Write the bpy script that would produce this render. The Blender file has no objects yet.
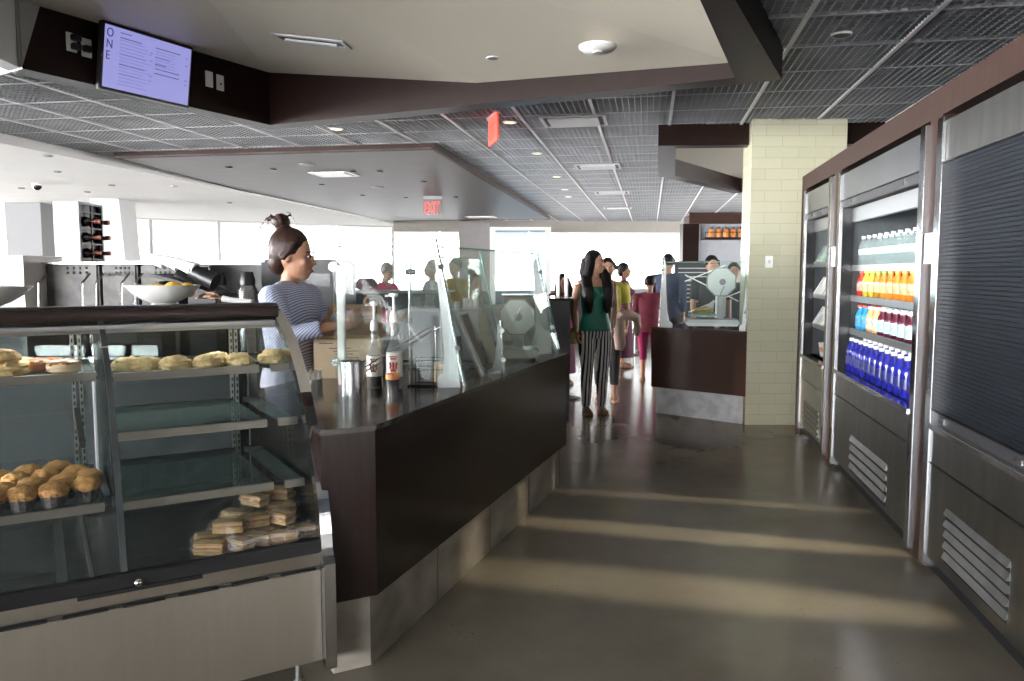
import bpy, bmesh, math, random
from mathutils import Vector, Matrix, noise
random.seed(7)
R = math.radians; PI = math.pi
scn = bpy.context.scene
COL = scn.collection

# ------------------------------------------------------------------ materials
MATS = {}
def mat(name, col=(.5,.5,.5), rough=.5, metal=0., emit=None, es=1., spec=None, var=0., vscale=8., stretch=(1,1,1), bump=0., bscale=40., trans=0., coat=0., col2=None):
    if name in MATS: return MATS[name]
    m = bpy.data.materials.new(name); m.use_nodes = True
    nt = m.node_tree; b = nt.nodes['Principled BSDF']
    b.inputs['Base Color'].default_value = (*col, 1)
    b.inputs['Roughness'].default_value = rough
    b.inputs['Metallic'].default_value = metal
    if spec is not None: b.inputs['Specular IOR Level'].default_value = spec
    if coat: b.inputs['Coat Weight'].default_value = coat; b.inputs['Coat Roughness'].default_value = .08
    if trans: b.inputs['Transmission Weight'].default_value = trans
    if emit: b.inputs['Emission Color'].default_value = (*emit, 1); b.inputs['Emission Strength'].default_value = es
    tc = nt.nodes.new('ShaderNodeTexCoord'); mp = nt.nodes.new('ShaderNodeMapping'); mp.inputs['Scale'].default_value = stretch
    nt.links.new(tc.outputs['Object'], mp.inputs['Vector'])
    nz = nt.nodes.new('ShaderNodeTexNoise'); nz.inputs['Scale'].default_value = vscale; nz.inputs['Detail'].default_value = 6
    nt.links.new(mp.outputs['Vector'], nz.inputs['Vector'])
    if var or col2:
        cr = nt.nodes.new('ShaderNodeValToRGB')
        if col2: c0, c1 = col, col2
        else:
            c0 = tuple(max(0, c*(1-var)) for c in col); c1 = tuple(min(1, c*(1+var)) for c in col)
        cr.color_ramp.elements[0].position = .35; cr.color_ramp.elements[1].position = .65
        cr.color_ramp.elements[0].color = (*c0, 1); cr.color_ramp.elements[1].color = (*c1, 1)
        nt.links.new(nz.outputs['Fac'], cr.inputs['Fac']); nt.links.new(cr.outputs['Color'], b.inputs['Base Color'])
    if bump:
        n2 = nt.nodes.new('ShaderNodeTexNoise'); n2.inputs['Scale'].default_value = bscale
        nt.links.new(mp.outputs['Vector'], n2.inputs['Vector'])
        bp = nt.nodes.new('ShaderNodeBump'); bp.inputs['Strength'].default_value = bump; bp.inputs['Distance'].default_value = .01
        nt.links.new(n2.outputs['Fac'], bp.inputs['Height']); nt.links.new(bp.outputs['Normal'], b.inputs['Normal'])
    MATS[name] = m; return m

def glassmat(name, tint=(.95,.98,.97), refl=.06, rough=.01, haze=0., hazecol=(.8,.9,.9)):
    if name in MATS: return MATS[name]
    m = bpy.data.materials.new(name); m.use_nodes = True; nt = m.node_tree; nt.nodes.clear()
    out = nt.nodes.new('ShaderNodeOutputMaterial'); mix = nt.nodes.new('ShaderNodeMixShader')
    tr = nt.nodes.new('ShaderNodeBsdfTransparent'); tr.inputs['Color'].default_value = (*tint, 1)
    gl = nt.nodes.new('ShaderNodeBsdfGlossy'); gl.inputs['Roughness'].default_value = rough
    lw = nt.nodes.new('ShaderNodeLayerWeight'); lw.inputs['Blend'].default_value = .12
    mm = nt.nodes.new('ShaderNodeMath'); mm.operation = 'MULTIPLY_ADD'; mm.inputs[1].default_value = .4; mm.inputs[2].default_value = refl*.15
    nt.links.new(lw.outputs['Fresnel'], mm.inputs[0]); nt.links.new(mm.outputs[0], mix.inputs['Fac'])
    src = tr.outputs[0]
    if haze:
        d = nt.nodes.new('ShaderNodeBsdfDiffuse'); d.inputs['Color'].default_value = (*hazecol, 1)
        m2 = nt.nodes.new('ShaderNodeMixShader'); m2.inputs['Fac'].default_value = haze
        nt.links.new(tr.outputs[0], m2.inputs[1]); nt.links.new(d.outputs[0], m2.inputs[2]); src = m2.outputs[0]
    nt.links.new(src, mix.inputs[1]); nt.links.new(gl.outputs[0], mix.inputs[2]); nt.links.new(mix.outputs[0], out.inputs['Surface'])
    MATS[name] = m; return m

STEEL = mat('brushed_steel', (.62,.62,.61), .27, 1., var=.06, vscale=6, stretch=(1,1,40))
STEELH = mat('brushed_steel_panel', (.55,.54,.52), .3, 1., var=.05, vscale=3, stretch=(1,1,14), bump=.02, bscale=60)
DSTEEL = mat('dark_cooler_steel', (.30,.30,.29), .3, 1., var=.1, vscale=3, stretch=(4,4,1))
CHROME = mat('polished_steel', (.82,.82,.83), .12, 1.)
ALU = mat('anodised_aluminium', (.7,.71,.72), .3, 1.)
BROWN = mat('espresso_laminate', (.013,.0065,.005), .4, 0., var=.15, vscale=5, stretch=(2,2,22), spec=.12)
BROWNV = mat('espresso_laminate_panel', (.016,.0085,.007), .22, 0., var=.16, vscale=4, stretch=(14,14,1.2), spec=.25)
BROWNF = mat('brown_cooler_frame', (.034,.018,.014), .5, 0., spec=.15, var=.15, vscale=5, stretch=(10,10,1))
SLABM = mat('grey_brown_veneer', (.13,.12,.125), .5, 0., var=.16, vscale=3, stretch=(.6,12,1), spec=.3)
RIMM = mat('walnut_rim_veneer', (.035,.017,.013), .5, 0., var=.2, vscale=5, stretch=(2,2,18), spec=.15)
TOPM = mat('dark_quartz_top', (.045,.037,.034), .13, 0., var=.12, vscale=60)
STONE = mat('grey_stone_kick', (.30,.27,.225), .38, 0., var=.28, vscale=5, stretch=(1,1,1.5), bump=.1, bscale=20)
STONE2 = mat('blue_grey_stone', (.30,.30,.30), .45, 0., var=.2, vscale=9)
WHITE = mat('white_plaster', (.82,.82,.82), .7, var=.02, vscale=2)
PALE = mat('pale_painted_board', (.55,.55,.56), .5, var=.03, vscale=3)
TAN = mat('warm_white_ceiling', (.62,.575,.49), .45, var=.015, vscale=1)
BLACK = mat('black_plastic', (.012,.012,.013), .35, var=.1)
BLACKG = mat('black_gloss', (.012,.011,.012), .12, var=.05)
DARK = mat('charcoal_paint', (.03,.03,.033), .5, var=.1)
MID = mat('mid_grey_paint', (.25,.25,.26), .5, var=.05)
LGREY = mat('light_grey_plastic', (.55,.56,.57), .4, var=.03)
WPLAS = mat('white_plastic', (.85,.85,.83), .35, var=.02)
WBOWL = mat('white_porcelain', (.88,.87,.84), .2, coat=.2, var=.01)
WGAL = mat('galvanised_mesh', (.36,.37,.385), .42, .9, var=.1, vscale=3)
TBAR = mat('white_grid_bar', (.80,.80,.81), .4, 0.1, var=.02)
PLEN = mat('dark_plenum', (.02,.021,.023), .8, var=.4, vscale=1.4)
PLENB = mat('plenum_duct', (.12,.125,.135), .6, var=.2, vscale=2)
GLASS = glassmat('clear_glass')
GEDGE = glassmat('green_glass_edge', (.55,.75,.7), .1, haze=.35, hazecol=(.55,.75,.7))
GGUARD = glassmat('guard_glass', (.95,.98,.97), .06, haze=.02, hazecol=(.75,.85,.85))
GCASE = glassmat('case_glass', (.96,.965,.95), .08, haze=.004)
GSHELF = glassmat('shelf_glass', (.78,.86,.85), .5, haze=.16, hazecol=(.52,.62,.63))
GWIN = glassmat('window_glass', (.97,.98,1.), .03)
GBLUE = glassmat('blue_tint_glass', (.80,.90,.97), .06, haze=.12, hazecol=(.6,.75,.85))
SKIN = mat('skin_brown', (.38,.20,.125), .5, var=.06, vscale=20)
SKIN2 = mat('skin_tan', (.46,.26,.17), .5, var=.06, vscale=20)
HAIR = mat('black_hair', (.008,.006,.006), .5, spec=.2, var=.3, vscale=30, stretch=(6,6,1))
HAIRB = mat('dark_brown_hair', (.025,.011,.008), .45, spec=.25, var=.5, vscale=25, stretch=(4,4,1))
CARD = mat('cardboard', (.42,.27,.15), .8, var=.08, vscale=10)
CARDL = mat('cardboard_light', (.60,.47,.32), .8, var=.05, vscale=10)
INK = mat('printed_ink', (.10,.08,.07), .7)
PAPER = mat('white_paper', (.86,.84,.80), .6, var=.02)
RED = mat('exit_red', (.8,.03,.02), .4, emit=(1,.06,.03), es=1.1)
SHUT = mat('charcoal_shutter', (.012,.0145,.019), .6, 0., spec=.12, var=.06, vscale=5)
MIRR = mat('case_mirror', (.50,.52,.52), .06, 1.)

def tilemat():
    m = bpy.data.materials.new('cream_wall_tile'); m.use_nodes = True; nt = m.node_tree; b = nt.nodes['Principled BSDF']
    tc = nt.nodes.new('ShaderNodeTexCoord'); sp = nt.nodes.new('ShaderNodeSeparateXYZ'); nt.links.new(tc.outputs['Object'], sp.inputs[0])
    ad = nt.nodes.new('ShaderNodeMath'); ad.operation = 'ADD'; nt.links.new(sp.outputs['X'], ad.inputs[0]); nt.links.new(sp.outputs['Y'], ad.inputs[1])
    cb = nt.nodes.new('ShaderNodeCombineXYZ'); nt.links.new(ad.outputs[0], cb.inputs['X']); nt.links.new(sp.outputs['Z'], cb.inputs['Y'])
    br = nt.nodes.new('ShaderNodeTexBrick'); br.inputs['Scale'].default_value = 1
    br.inputs['Brick Width'].default_value = .305; br.inputs['Row Height'].default_value = .1; br.inputs['Mortar Size'].default_value = .0035; br.inputs['Mortar Smooth'].default_value = .2
    br.inputs['Color1'].default_value = (.47,.46,.33,1); br.inputs['Color2'].default_value = (.50,.49,.36,1); br.inputs['Mortar'].default_value = (.40,.395,.29,1)
    nt.links.new(cb.outputs[0], br.inputs['Vector']); nt.links.new(br.outputs['Color'], b.inputs['Base Color'])
    b.inputs['Roughness'].default_value = .22
    bp = nt.nodes.new('ShaderNodeBump'); bp.inputs['Strength'].default_value = .3; bp.inputs['Distance'].default_value = .004; bp.invert = True
    nt.links.new(br.outputs['Fac'], bp.inputs['Height']); nt.links.new(bp.outputs['Normal'], b.inputs['Normal'])
    return m
TILE = tilemat()

def floormat():
    m = bpy.data.materials.new('polished_concrete'); m.use_nodes = True; nt = m.node_tree; b = nt.nodes['Principled BSDF']
    tc = nt.nodes.new('ShaderNodeTexCoord')
    def nz(s, d=8, r=.6):
        n = nt.nodes.new('ShaderNodeTexNoise'); n.inputs['Scale'].default_value = s; n.inputs['Detail'].default_value = d; n.inputs['Roughness'].default_value = r
        nt.links.new(tc.outputs['Object'], n.inputs['Vector']); return n
    a = nz(1.1); c = nz(55, 3); e = nz(2.2, 4)
    cr = nt.nodes.new('ShaderNodeValToRGB'); cr.color_ramp.elements[0].position = .3; cr.color_ramp.elements[1].position = .72
    cr.color_ramp.elements[0].color = (.145,.128,.10,1); cr.color_ramp.elements[1].color = (.235,.21,.16,1)
    nt.links.new(a.outputs['Fac'], cr.inputs['Fac'])
    # dark aggregate speckles, only in scattered patches
    s1 = nt.nodes.new('ShaderNodeValToRGB'); s1.color_ramp.elements[0].position = .63; s1.color_ramp.elements[1].position = .68
    nt.links.new(c.outputs['Fac'], s1.inputs['Fac'])
    s2 = nt.nodes.new('ShaderNodeValToRGB'); s2.color_ramp.elements[0].position = .54; s2.color_ramp.elements[1].position = .66
    nt.links.new(e.outputs['Fac'], s2.inputs['Fac'])
    mu = nt.nodes.new('ShaderNodeMath'); mu.operation = 'MULTIPLY'; nt.links.new(s1.outputs['Color'], mu.inputs[0]); nt.links.new(s2.outputs['Color'], mu.inputs[1])
    mx = nt.nodes.new('ShaderNodeMixRGB'); mx.inputs['Color2'].default_value = (.03,.027,.022,1)
    nt.links.new(mu.outputs[0], mx.inputs['Fac']); nt.links.new(cr.outputs['Color'], mx.inputs['Color1']); nt.links.new(mx.outputs['Color'], b.inputs['Base Color'])
    rr = nt.nodes.new('ShaderNodeMapRange'); rr.inputs['To Min'].default_value = .12; rr.inputs['To Max'].default_value = .26
    nt.links.new(e.outputs['Fac'], rr.inputs['Value']); nt.links.new(rr.outputs[0], b.inputs['Roughness'])
    b.inputs['Specular IOR Level'].default_value = .6
    bp = nt.nodes.new('ShaderNodeBump'); bp.inputs['Strength'].default_value = .05; bp.inputs['Distance'].default_value = .01
    g = nz(3.5, 3); nt.links.new(g.outputs['Fac'], bp.inputs['Height']); nt.links.new(bp.outputs['Normal'], b.inputs['Normal'])
    return m
FLOORM = floormat()

def stripemat(name, c1, c2, period, duty=.5, axis=(1,.7,0), rough=.7):
    m = bpy.data.materials.new(name); m.use_nodes = True; nt = m.node_tree; b = nt.nodes['Principled BSDF']; b.inputs['Roughness'].default_value = rough
    tc = nt.nodes.new('ShaderNodeTexCoord'); dt = nt.nodes.new('ShaderNodeVectorMath'); dt.operation = 'DOT_PRODUCT'; dt.inputs[1].default_value = axis
    nt.links.new(tc.outputs['Object'], dt.inputs[0])
    ml = nt.nodes.new('ShaderNodeMath'); ml.operation = 'MULTIPLY'; ml.inputs[1].default_value = 1/period; nt.links.new(dt.outputs['Value'], ml.inputs[0])
    fr = nt.nodes.new('ShaderNodeMath'); fr.operation = 'FRACT'; nt.links.new(ml.outputs[0], fr.inputs[0])
    gt = nt.nodes.new('ShaderNodeMath'); gt.operation = 'GREATER_THAN'; gt.inputs[1].default_value = duty; nt.links.new(fr.outputs[0], gt.inputs[0])
    mx = nt.nodes.new('ShaderNodeMixRGB'); mx.inputs['Color1'].default_value = (*c1,1); mx.inputs['Color2'].default_value = (*c2,1)
    nt.links.new(gt.outputs[0], mx.inputs['Fac']); nt.links.new(mx.outputs['Color'], b.inputs['Base Color'])
    return m
def cloth(name, col, rough=.8): return mat(name, col, rough, var=.12, vscale=12, bump=.1, bscale=25)

# ------------------------------------------------------------------ mesh builder
class MB:
    def __init__(s): s.v = []; s.f = []; s.m = []; s.cur = 0
    def add(s, vs, fs):
        o = len(s.v); s.v += [tuple(p) for p in vs]; s.f += [tuple(i+o for i in f) for f in fs]; s.m += [s.cur]*len(fs); return s
    def hexa(s, p):      # 8 points: bottom 4 ccw, top 4
        return s.add(p, [(0,3,2,1),(4,5,6,7),(0,1,5,4),(1,2,6,5),(2,3,7,6),(3,0,4,7)])
    def box(s, x0,x1,y0,y1,z0,z1): return s.hexa([(x0,y0,z0),(x1,y0,z0),(x1,y1,z0),(x0,y1,z0),(x0,y0,z1),(x1,y0,z1),(x1,y1,z1),(x0,y1,z1)])
    def fbox(s, F, a0,a1,b0,b1,z0,z1):
        return s.hexa([F(a0,b0,z0),F(a1,b0,z0),F(a1,b1,z0),F(a0,b1,z0),F(a0,b0,z1),F(a1,b0,z1),F(a1,b1,z1),F(a0,b1,z1)])
    def prism(s, poly, off):   # poly list of 3D points, offset vector
        n = len(poly); off = Vector(off); q = [tuple(Vector(p)+off) for p in poly]
        fs = [tuple(range(n-1,-1,-1)), tuple(range(n,2*n))] + [(i,(i+1)%n,n+(i+1)%n,n+i) for i in range(n)]
        return s.add([tuple(p) for p in poly]+q, fs)
    def slab(s, poly, z0, z1): return s.prism([(x,y,z0) for x,y in poly], (0,0,z1-z0))
    def lathe(s, prof, c=(0,0,0), n=20, M=None, sx=1, sy=1):
        vs = []; fs = []; k = len(prof)
        for r,z in prof:
            for i in range(n):
                a = 2*PI*i/n; p = Vector((r*math.cos(a)*sx, r*math.sin(a)*sy, z))
                if M: p = M @ p
                vs.append(tuple(p+Vector(c)))
        for j in range(k-1):
            for i in range(n): fs.append((j*n+i, j*n+(i+1)%n, (j+1)*n+(i+1)%n, (j+1)*n+i))
        fs.append(tuple(range(n-1,-1,-1))); fs.append(tuple((k-1)*n+i for i in range(n)))
        return s.add(vs, fs)
    def tube(s, pts, rad, n=8, sq=None, up=None):
        pts = [Vector(p) for p in pts]; k = len(pts)
        if not hasattr(rad, '__len__'): rad = [rad]*k
        vs = []; fs = []; prev = None
        for i,p in enumerate(pts):
            d = (pts[min(i+1,k-1)]-pts[max(i-1,0)]).normalized()
            ref = Vector(up) if up else (Vector((0,0,1)) if abs(d.z) < .9 else Vector((0,1,0)))
            if prev is not None and not up: ref = prev
            a = ref.cross(d)
            if a.length < 1e-5: a = Vector((1,0,0)).cross(d)
            a.normalize(); b = d.cross(a).normalized(); prev = b
            r = rad[i]; ra, rb = (r if hasattr(r,'__len__') else (r,r))
            for j in range(n):
                t = 2*PI*j/n; vs.append(tuple(p + a*ra*math.cos(t) + b*rb*math.sin(t)))
        for i in range(k-1):
            for j in range(n): fs.append((i*n+j, i*n+(j+1)%n, (i+1)*n+(j+1)%n, (i+1)*n+j))
        fs.append(tuple(range(n-1,-1,-1))); fs.append(tuple((k-1)*n+j for j in range(n)))
        return s.add(vs, fs)
    def ball(s, c, r, n=14, m=10, M=None, disp=0., seed=0, dsc=3.):
        if not hasattr(r,'__len__'): r = (r,r,r)
        c = Vector(c); vs = []; fs = []
        def P(t,a):
            d = Vector((math.sin(t)*math.cos(a), math.sin(t)*math.sin(a), math.cos(t)))
            k = 1+disp*noise.noise(d*dsc+Vector((seed*3.1,seed*1.7,0))) if disp else 1
            p = Vector((d.x*r[0]*k, d.y*r[1]*k, d.z*r[2]*k))
            return tuple((M@p if M else p)+c)
        vs.append(P(0,0))
        for i in range(1,m):
            for j in range(n): vs.append(P(PI*i/m, 2*PI*j/n))
        vs.append(P(PI,0))
        for j in range(n): fs.append((0, 1+j, 1+(j+1)%n))
        for i in range(m-2):
            for j in range(n):
                a = 1+i*n+j; b = 1+i*n+(j+1)%n; fs.append((a, a+n, b+n, b))
        e = len(vs)-1; o = 1+(m-2)*n
        for j in range(n): fs.append((e, o+(j+1)%n, o+j))
        return s.add(vs, fs)
    def build(s, name, mats, parent=None, smooth=False, bevel=0., loc=None):
        me = bpy.data.meshes.new(name)
        base = Vector((0,0,0))
        if parent is not None:
            p = parent
            while p is not None: base += p.location; p = p.parent
            if any(parent.rotation_euler): pass
        own = Vector(loc) if loc is not None else Vector((0,0,0))
        me.from_pydata([tuple(Vector(v)-base-own) for v in s.v], [], s.f)
        mats = mats if isinstance(mats, (list,tuple)) else [mats]
        for mm in mats: me.materials.append(mm)
        for i,pl in enumerate(me.polygons):
            pl.material_index = s.m[i]
        bm = bmesh.new(); bm.from_mesh(me); bmesh.ops.recalc_face_normals(bm, faces=bm.faces)
        if bevel: bmesh.ops.bevel(bm, geom=[e for e in bm.edges if e.calc_face_angle(0) > .6], offset=bevel, segments=2, affect='EDGES', clamp_overlap=True)
        if smooth:
            for fc in bm.faces: fc.smooth = True
            for e in bm.edges:
                if e.calc_face_angle(0) > .75: e.smooth = False
        bm.to_mesh(me); bm.free()
        o = bpy.data.objects.new(name, me); COL.objects.link(o); o.location = own
        if parent is not None: o.parent = parent
        return o
def thing(name, label, cat, loc=(0,0,0), group=None, rz=0):
    o = bpy.data.objects.new(name, None); COL.objects.link(o); o.location = loc; o.empty_display_size = .1
    o.rotation_euler = (0,0,rz); o['label'] = label; o['category'] = cat
    if group: o['group'] = group
    return o
def tag(o, label, cat, group=None, kind=None):
    o['label'] = label; o['category'] = cat
    if group: o['group'] = group
    if kind: o['kind'] = kind
    return o
def struct(o): o['kind'] = 'structure'; return o
def dup(o, loc=None, rz=None, label=None, group=None):
    r = o.copy(); COL.objects.link(r)
    if loc is not None: r.location = loc
    if rz is not None: r.rotation_euler = (0,0,rz)
    if label: r['label'] = label
    if group: r['group'] = group
    for ch in list(o.children):
        c = ch.copy(); COL.objects.link(c); c.parent = r
        for g in list(ch.children):
            d = g.copy(); COL.objects.link(d); d.parent = c
    return r
def Fr(o, a, b):
    def F(s, w, z): return (o[0]+a[0]*s+b[0]*w, o[1]+a[1]*s+b[1]*w, z)
    return F
def text(name, body, size, origin, xdir, updir, m, parent=None, align='LEFT', depth=.001, xs=1.):
    cu = bpy.data.curves.new(name, 'FONT'); cu.body = body; cu.size = size; cu.align_x = align; cu.extrude = depth
    t = bpy.data.objects.new(name, cu); COL.objects.link(t)
    dg = bpy.context.evaluated_depsgraph_get(); me = bpy.data.meshes.new_from_object(t.evaluated_get(dg))
    bpy.data.objects.remove(t); bpy.data.curves.remove(cu)
    X = Vector(xdir).normalized(); U = Vector(updir).normalized(); N = X.cross(U)
    base = Vector((0,0,0)); p = parent
    while p is not None: base += p.location; p = p.parent
    o0 = Vector(origin)-base
    for v in me.vertices: v.co = o0 + X*v.co.x*xs + U*v.co.y + N*v.co.z
    me.materials.clear(); me.materials.append(m)
    o = bpy.data.objects.new(name, me); COL.objects.link(o)
    if parent is not None: o.parent = parent
    return o

# ------------------------------------------------------------------ camera
cam = bpy.data.objects.new('camera', bpy.data.cameras.new('camera')); COL.objects.link(cam); scn.camera = cam
cam.data.sensor_width = 36; cam.data.lens = 790/1024*36; cam.data.clip_start = .05; cam.data.clip_end = 300
cam.location = (0,0,1.45); cam.rotation_euler = (PI/2-math.atan(68.5/790), 0, 0)

# ------------------------------------------------------------------ room shell
m = MB(); m.box(-22,9,-7,34,-.1,0); struct(m.build('floor', FLOORM))

# window wall running far left to far right
WO = (-12.05,17.57); WA = Vector((.848,.53)); 
WF = Fr(WO, WA, (-.53,.848))
Lw = 21.6
m = MB(); m.fbox(WF, 0,Lw,0,.25,0,.86); struct(m.build('wall_far', DARK))
m = MB(); m.fbox(WF, 0,Lw,-.12,.3,2.72,3.3); struct(m.build('trim_1', WHITE))
m = MB(); m.fbox(WF, 0,Lw,.10,.115,.86,2.75)
w1 = struct(m.build('window_1', GWIN))
k = 0; s = .55
while s < Lw:
    MB().fbox(WF, s-.045,s+.045,-.02,.16,.9,2.72).build('mullion', ALU, w1); s += 1.6
# left window wall
m = MB(); m.box(-12.3,-12,-7,17.6,0,.12); struct(m.build('wall_left', PALE))
m = MB(); m.box(-12.16,-12.145,-7,17.6,.12,2.75); w2 = struct(m.build('window_2', GWIN))
for i in range(16): MB().box(-12.2,-12.05,-7+1.6*i-.045,-7+1.6*i+.045,.12,2.75).build('mullion', ALU, w2)
# window wall behind the viewer
m = MB(); m.box(-12,-3.2,-7.2,-7,0,.12); m.box(-3.2,5,-7.2,-7,0,3.2); struct(m.build('wall_back', PALE))
m = MB(); m.box(-12,-3.2,-7.12,-7.105,.12,2.75); w3 = struct(m.build('window_3', GWIN))
for i in range(6): MB().box(-11.9+1.6*i-.045,-11.9+1.6*i+.045,-7.2,-7.03,.12,2.75).build('mullion', ALU, w3)

# fridge frame reference
FR = Fr((2.651,7.225), (-.1784,-.984), (.984,-.1784))
# right wall behind coolers
m = MB(); m.fbox(FR, -.6,15,.95,1.1,0,3.3); struct(m.build('wall_right', DARK))
# tiled pier at the end of the cooler wall
m = MB()
px = [(2.214,7.417),(3.09,7.417),(3.22,8.14),(2.345,8.14)]
m.slab(px, 0, 2.9); struct(m.build('wall_tile', TILE))
m = MB(); m.box(3.0,7,8.9,9.05,0,3.3); struct(m.build('wall_service', MID))

# ceilings --------------------------------------------------------
ZM = 2.85
white = [(-22,-7.2),(-7.55,-7.2),(-5.18,8.13),(-3.18,21.7),(-3.3,22.0),(8.8,22.9),(8.8,34),(-22,34)]
m = MB(); m.slab([(-22,-7.2),(-7.45,-7.2),(-5.18,8.13),(-3.18,21.67),(-3.18,34),(-22,34)], 2.75, 2.95); struct(m.build('ceiling', WHITE))
m = MB(); m.slab([(-3.18,21.9),(8.8,22.9),(8.8,34),(-3.18,34)], 2.73, 2.95); struct(m.build('ceiling', WHITE))
m = MB(); m.slab([(-3.2,21.55),(8.8,22.55),(8.8,22.85),(-3.2,21.85)], 2.55, 2.9); struct(m.build('trim_2', mat('taupe_fascia', (.30,.28,.25), .6, var=.03)))
m = MB(); m.box(-9,9,-7.2,23,3.45,3.6); struct(m.build('ceiling', PLEN))
# ducts in the plenum
m = MB()
for i in range(9): m.box(-7,6,-5+3.1*i,-4.55+3.1*i,3.15,3.4)
struct(m.build('trim_3', PLENB))

# soffit with the menu screen (polygons)
inn = [(-2.905,4.786),(-1.983,6.602),(-.255,5.80),(1.385,5.027),(.833,3.616),(-.3,.6),(-2.6,.9)]
outr = [(-3.02,4.93),(-2.053,6.83),(-.238,6.0),(1.694,5.079),(.988,3.616),(-.2,.3),(-2.75,.62)]
def inside(p, poly):
    c = False; n = len(poly)
    for i in range(n):
        x1,y1 = poly[i]; x2,y2 = poly[(i+1)%n]
        if (y1 > p[1]) != (y2 > p[1]) and p[0] < (x2-x1)*(p[1]-y1)/(y2-y1)+x1: c = not c
    return c
meshpoly = [(-7.3,-7),(-5.18,8.13),(-3.18,21.67),(8.8,22.6),(8.8,-7)]
sof2 = [(1.415,7.684),(1.857,10.053),(3.5,12.3),(5.0,11.5),(5.0,7.6)]
ang = R(9.9); gd = (math.sin(ang), math.cos(ang)); gn = (math.cos(ang), -math.sin(ang))
def clip(p0, d, L, polys):
    ts = [0., L]
    for poly in polys:
        n = len(poly)
        for i in range(n):
            ax,ay = poly[i]; bx,by = poly[(i+1)%n]; ex,ey = bx-ax,by-ay
            den = d[0]*ey-d[1]*ex
            if abs(den) < 1e-9: continue
            t = ((ax-p0[0])*ey-(ay-p0[1])*ex)/den; u = ((ax-p0[0])*d[1]-(ay-p0[1])*d[0])/den
            if 0 <= u <= 1 and 0 < t < L: ts.append(t)
    ts.sort(); out = []
    for a,b in zip(ts, ts[1:]):
        if b-a < .02: continue
        q = (p0[0]+d[0]*(a+b)/2, p0[1]+d[1]*(a+b)/2)
        if inside(q, polys[0]) and not any(inside(q, h) for h in polys[1:]): out.append((a,b))
    return out
polys = [meshpoly, outr, sof2]
def bars(m, o, d, n, k0, k1, step, half, z0, z1, L, off=0):
    for k in range(k0, k1):
        c = off+k*step; p0 = (o[0]+n[0]*c, o[1]+n[1]*c)
        for a,b in clip(p0, d, L, polys):
            P = [(p0[0]+d[0]*t+n[0]*h, p0[1]+d[1]*t+n[1]*h) for t,h in ((a,-half),(b,-half),(b,half),(a,half))]
            m.hexa([(x,y,z0) for x,y in P]+[(x,y,z1) for x,y in P])
o1 = (-gd[0]*9, -gd[1]*9)
wires = MB(); bars(wires, o1, gd, gn, -200, 200, .0515, .0032, ZM, ZM+.012, 36, .16)
o2 = (-gn[0]*12, -gn[1]*12)
bars(wires, o2, gn, gd, -140, 460, .0515, .0032, ZM+.002, ZM+.02, 26, .1)
struct(wires.build('ceiling', WGAL))
tb = MB(); bars(tb, o1, gd, gn, -16, 16, .67, .013, ZM-.006, ZM+.03, 36, .16)
struct(tb.build('trim_4', TBAR))
tb = MB(); bars(tb, o2, gn, gd, -12, 38, .62, .012, ZM-.002, ZM+.03, 26, .35)
struct(tb.build('trim_5', mat('grey_cross_tee', (.5,.51,.53), .4, .3)))
tb = MB(); bars(tb, o2, gn, gd, -12, 38, .62, .05, ZM+.10, ZM+.14, 26, .66)
struct(tb.build('trim_6', PLENB))

# menu soffit
sz = 2.65
tops = [3.04,3.07,2.80,2.745,2.72,2.9,3.04]
def ring(inner, outer, z0, topsI, zo):
    m = MB(); n = len(inner)
    for i in range(n):
        j = (i+1)%n
        m.hexa([(*inner[i],z0),(*inner[j],z0),(*outer[j],z0),(*outer[i],z0),(*inner[i],topsI[i]),(*inner[j],topsI[j]),(*outer[j],zo),(*outer[i],zo)])
    return m
sfx = ring(inn[:], outr[:], sz, [t+.03 for t in tops], 3.12)
so = thing('ceiling_soffit', 'dark brown angular ceiling soffit framing the tan ceiling, menu screen mounted on it', 'soffit', (-.5,4.5,2.65))
m = ring(inn, outr, sz, [t+.03 for t in tops], 3.12)
# drop last sections on the left (white boarded instead)
body = MB(); wb = MB(); n = len(inn)
for i in range(n):
    j = (i+1)%n
    tgt = wb if i == 6 else body
    tgt.hexa([(*inn[i],sz),(*inn[j],sz),(*outr[j],sz),(*outr[i],sz),(*inn[i],tops[i]+.03),(*inn[j],tops[j]+.03),(*outr[j],3.12),(*outr[i],3.12)])
body.build('frame', BROWN, so); wb.build('frame', PALE, so)
def P3(i): return (*inn[i], tops[i])
cr = (-1.6,3.2,3.02)
m = MB()
for tri in ((P3(0),P3(1),cr),(P3(1),P3(2),cr),(P3(2),P3(3),cr),(P3(3),P3(4),cr),(P3(4),P3(5),cr),(P3(5),P3(6),cr),(P3(6),P3(0),cr)):
    m.prism(list(tri), (0,0,.03))
m.build('ceiling_panel', TAN, so)
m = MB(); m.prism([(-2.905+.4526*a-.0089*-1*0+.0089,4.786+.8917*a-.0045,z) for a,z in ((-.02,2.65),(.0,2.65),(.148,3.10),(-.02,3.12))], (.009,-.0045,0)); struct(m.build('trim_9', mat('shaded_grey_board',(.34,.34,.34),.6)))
# pale board left of the brown face
m = MB(); m.prism([(-2.90,4.78,2.64),(-4.4,5.75,2.64),(-4.4,5.75,3.3),(-2.90,4.78,3.12)], (.02,-.012,0)); struct(m.build('trim_7', mat('shaded_grey_board',(.34,.34,.34),.6)))

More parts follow.
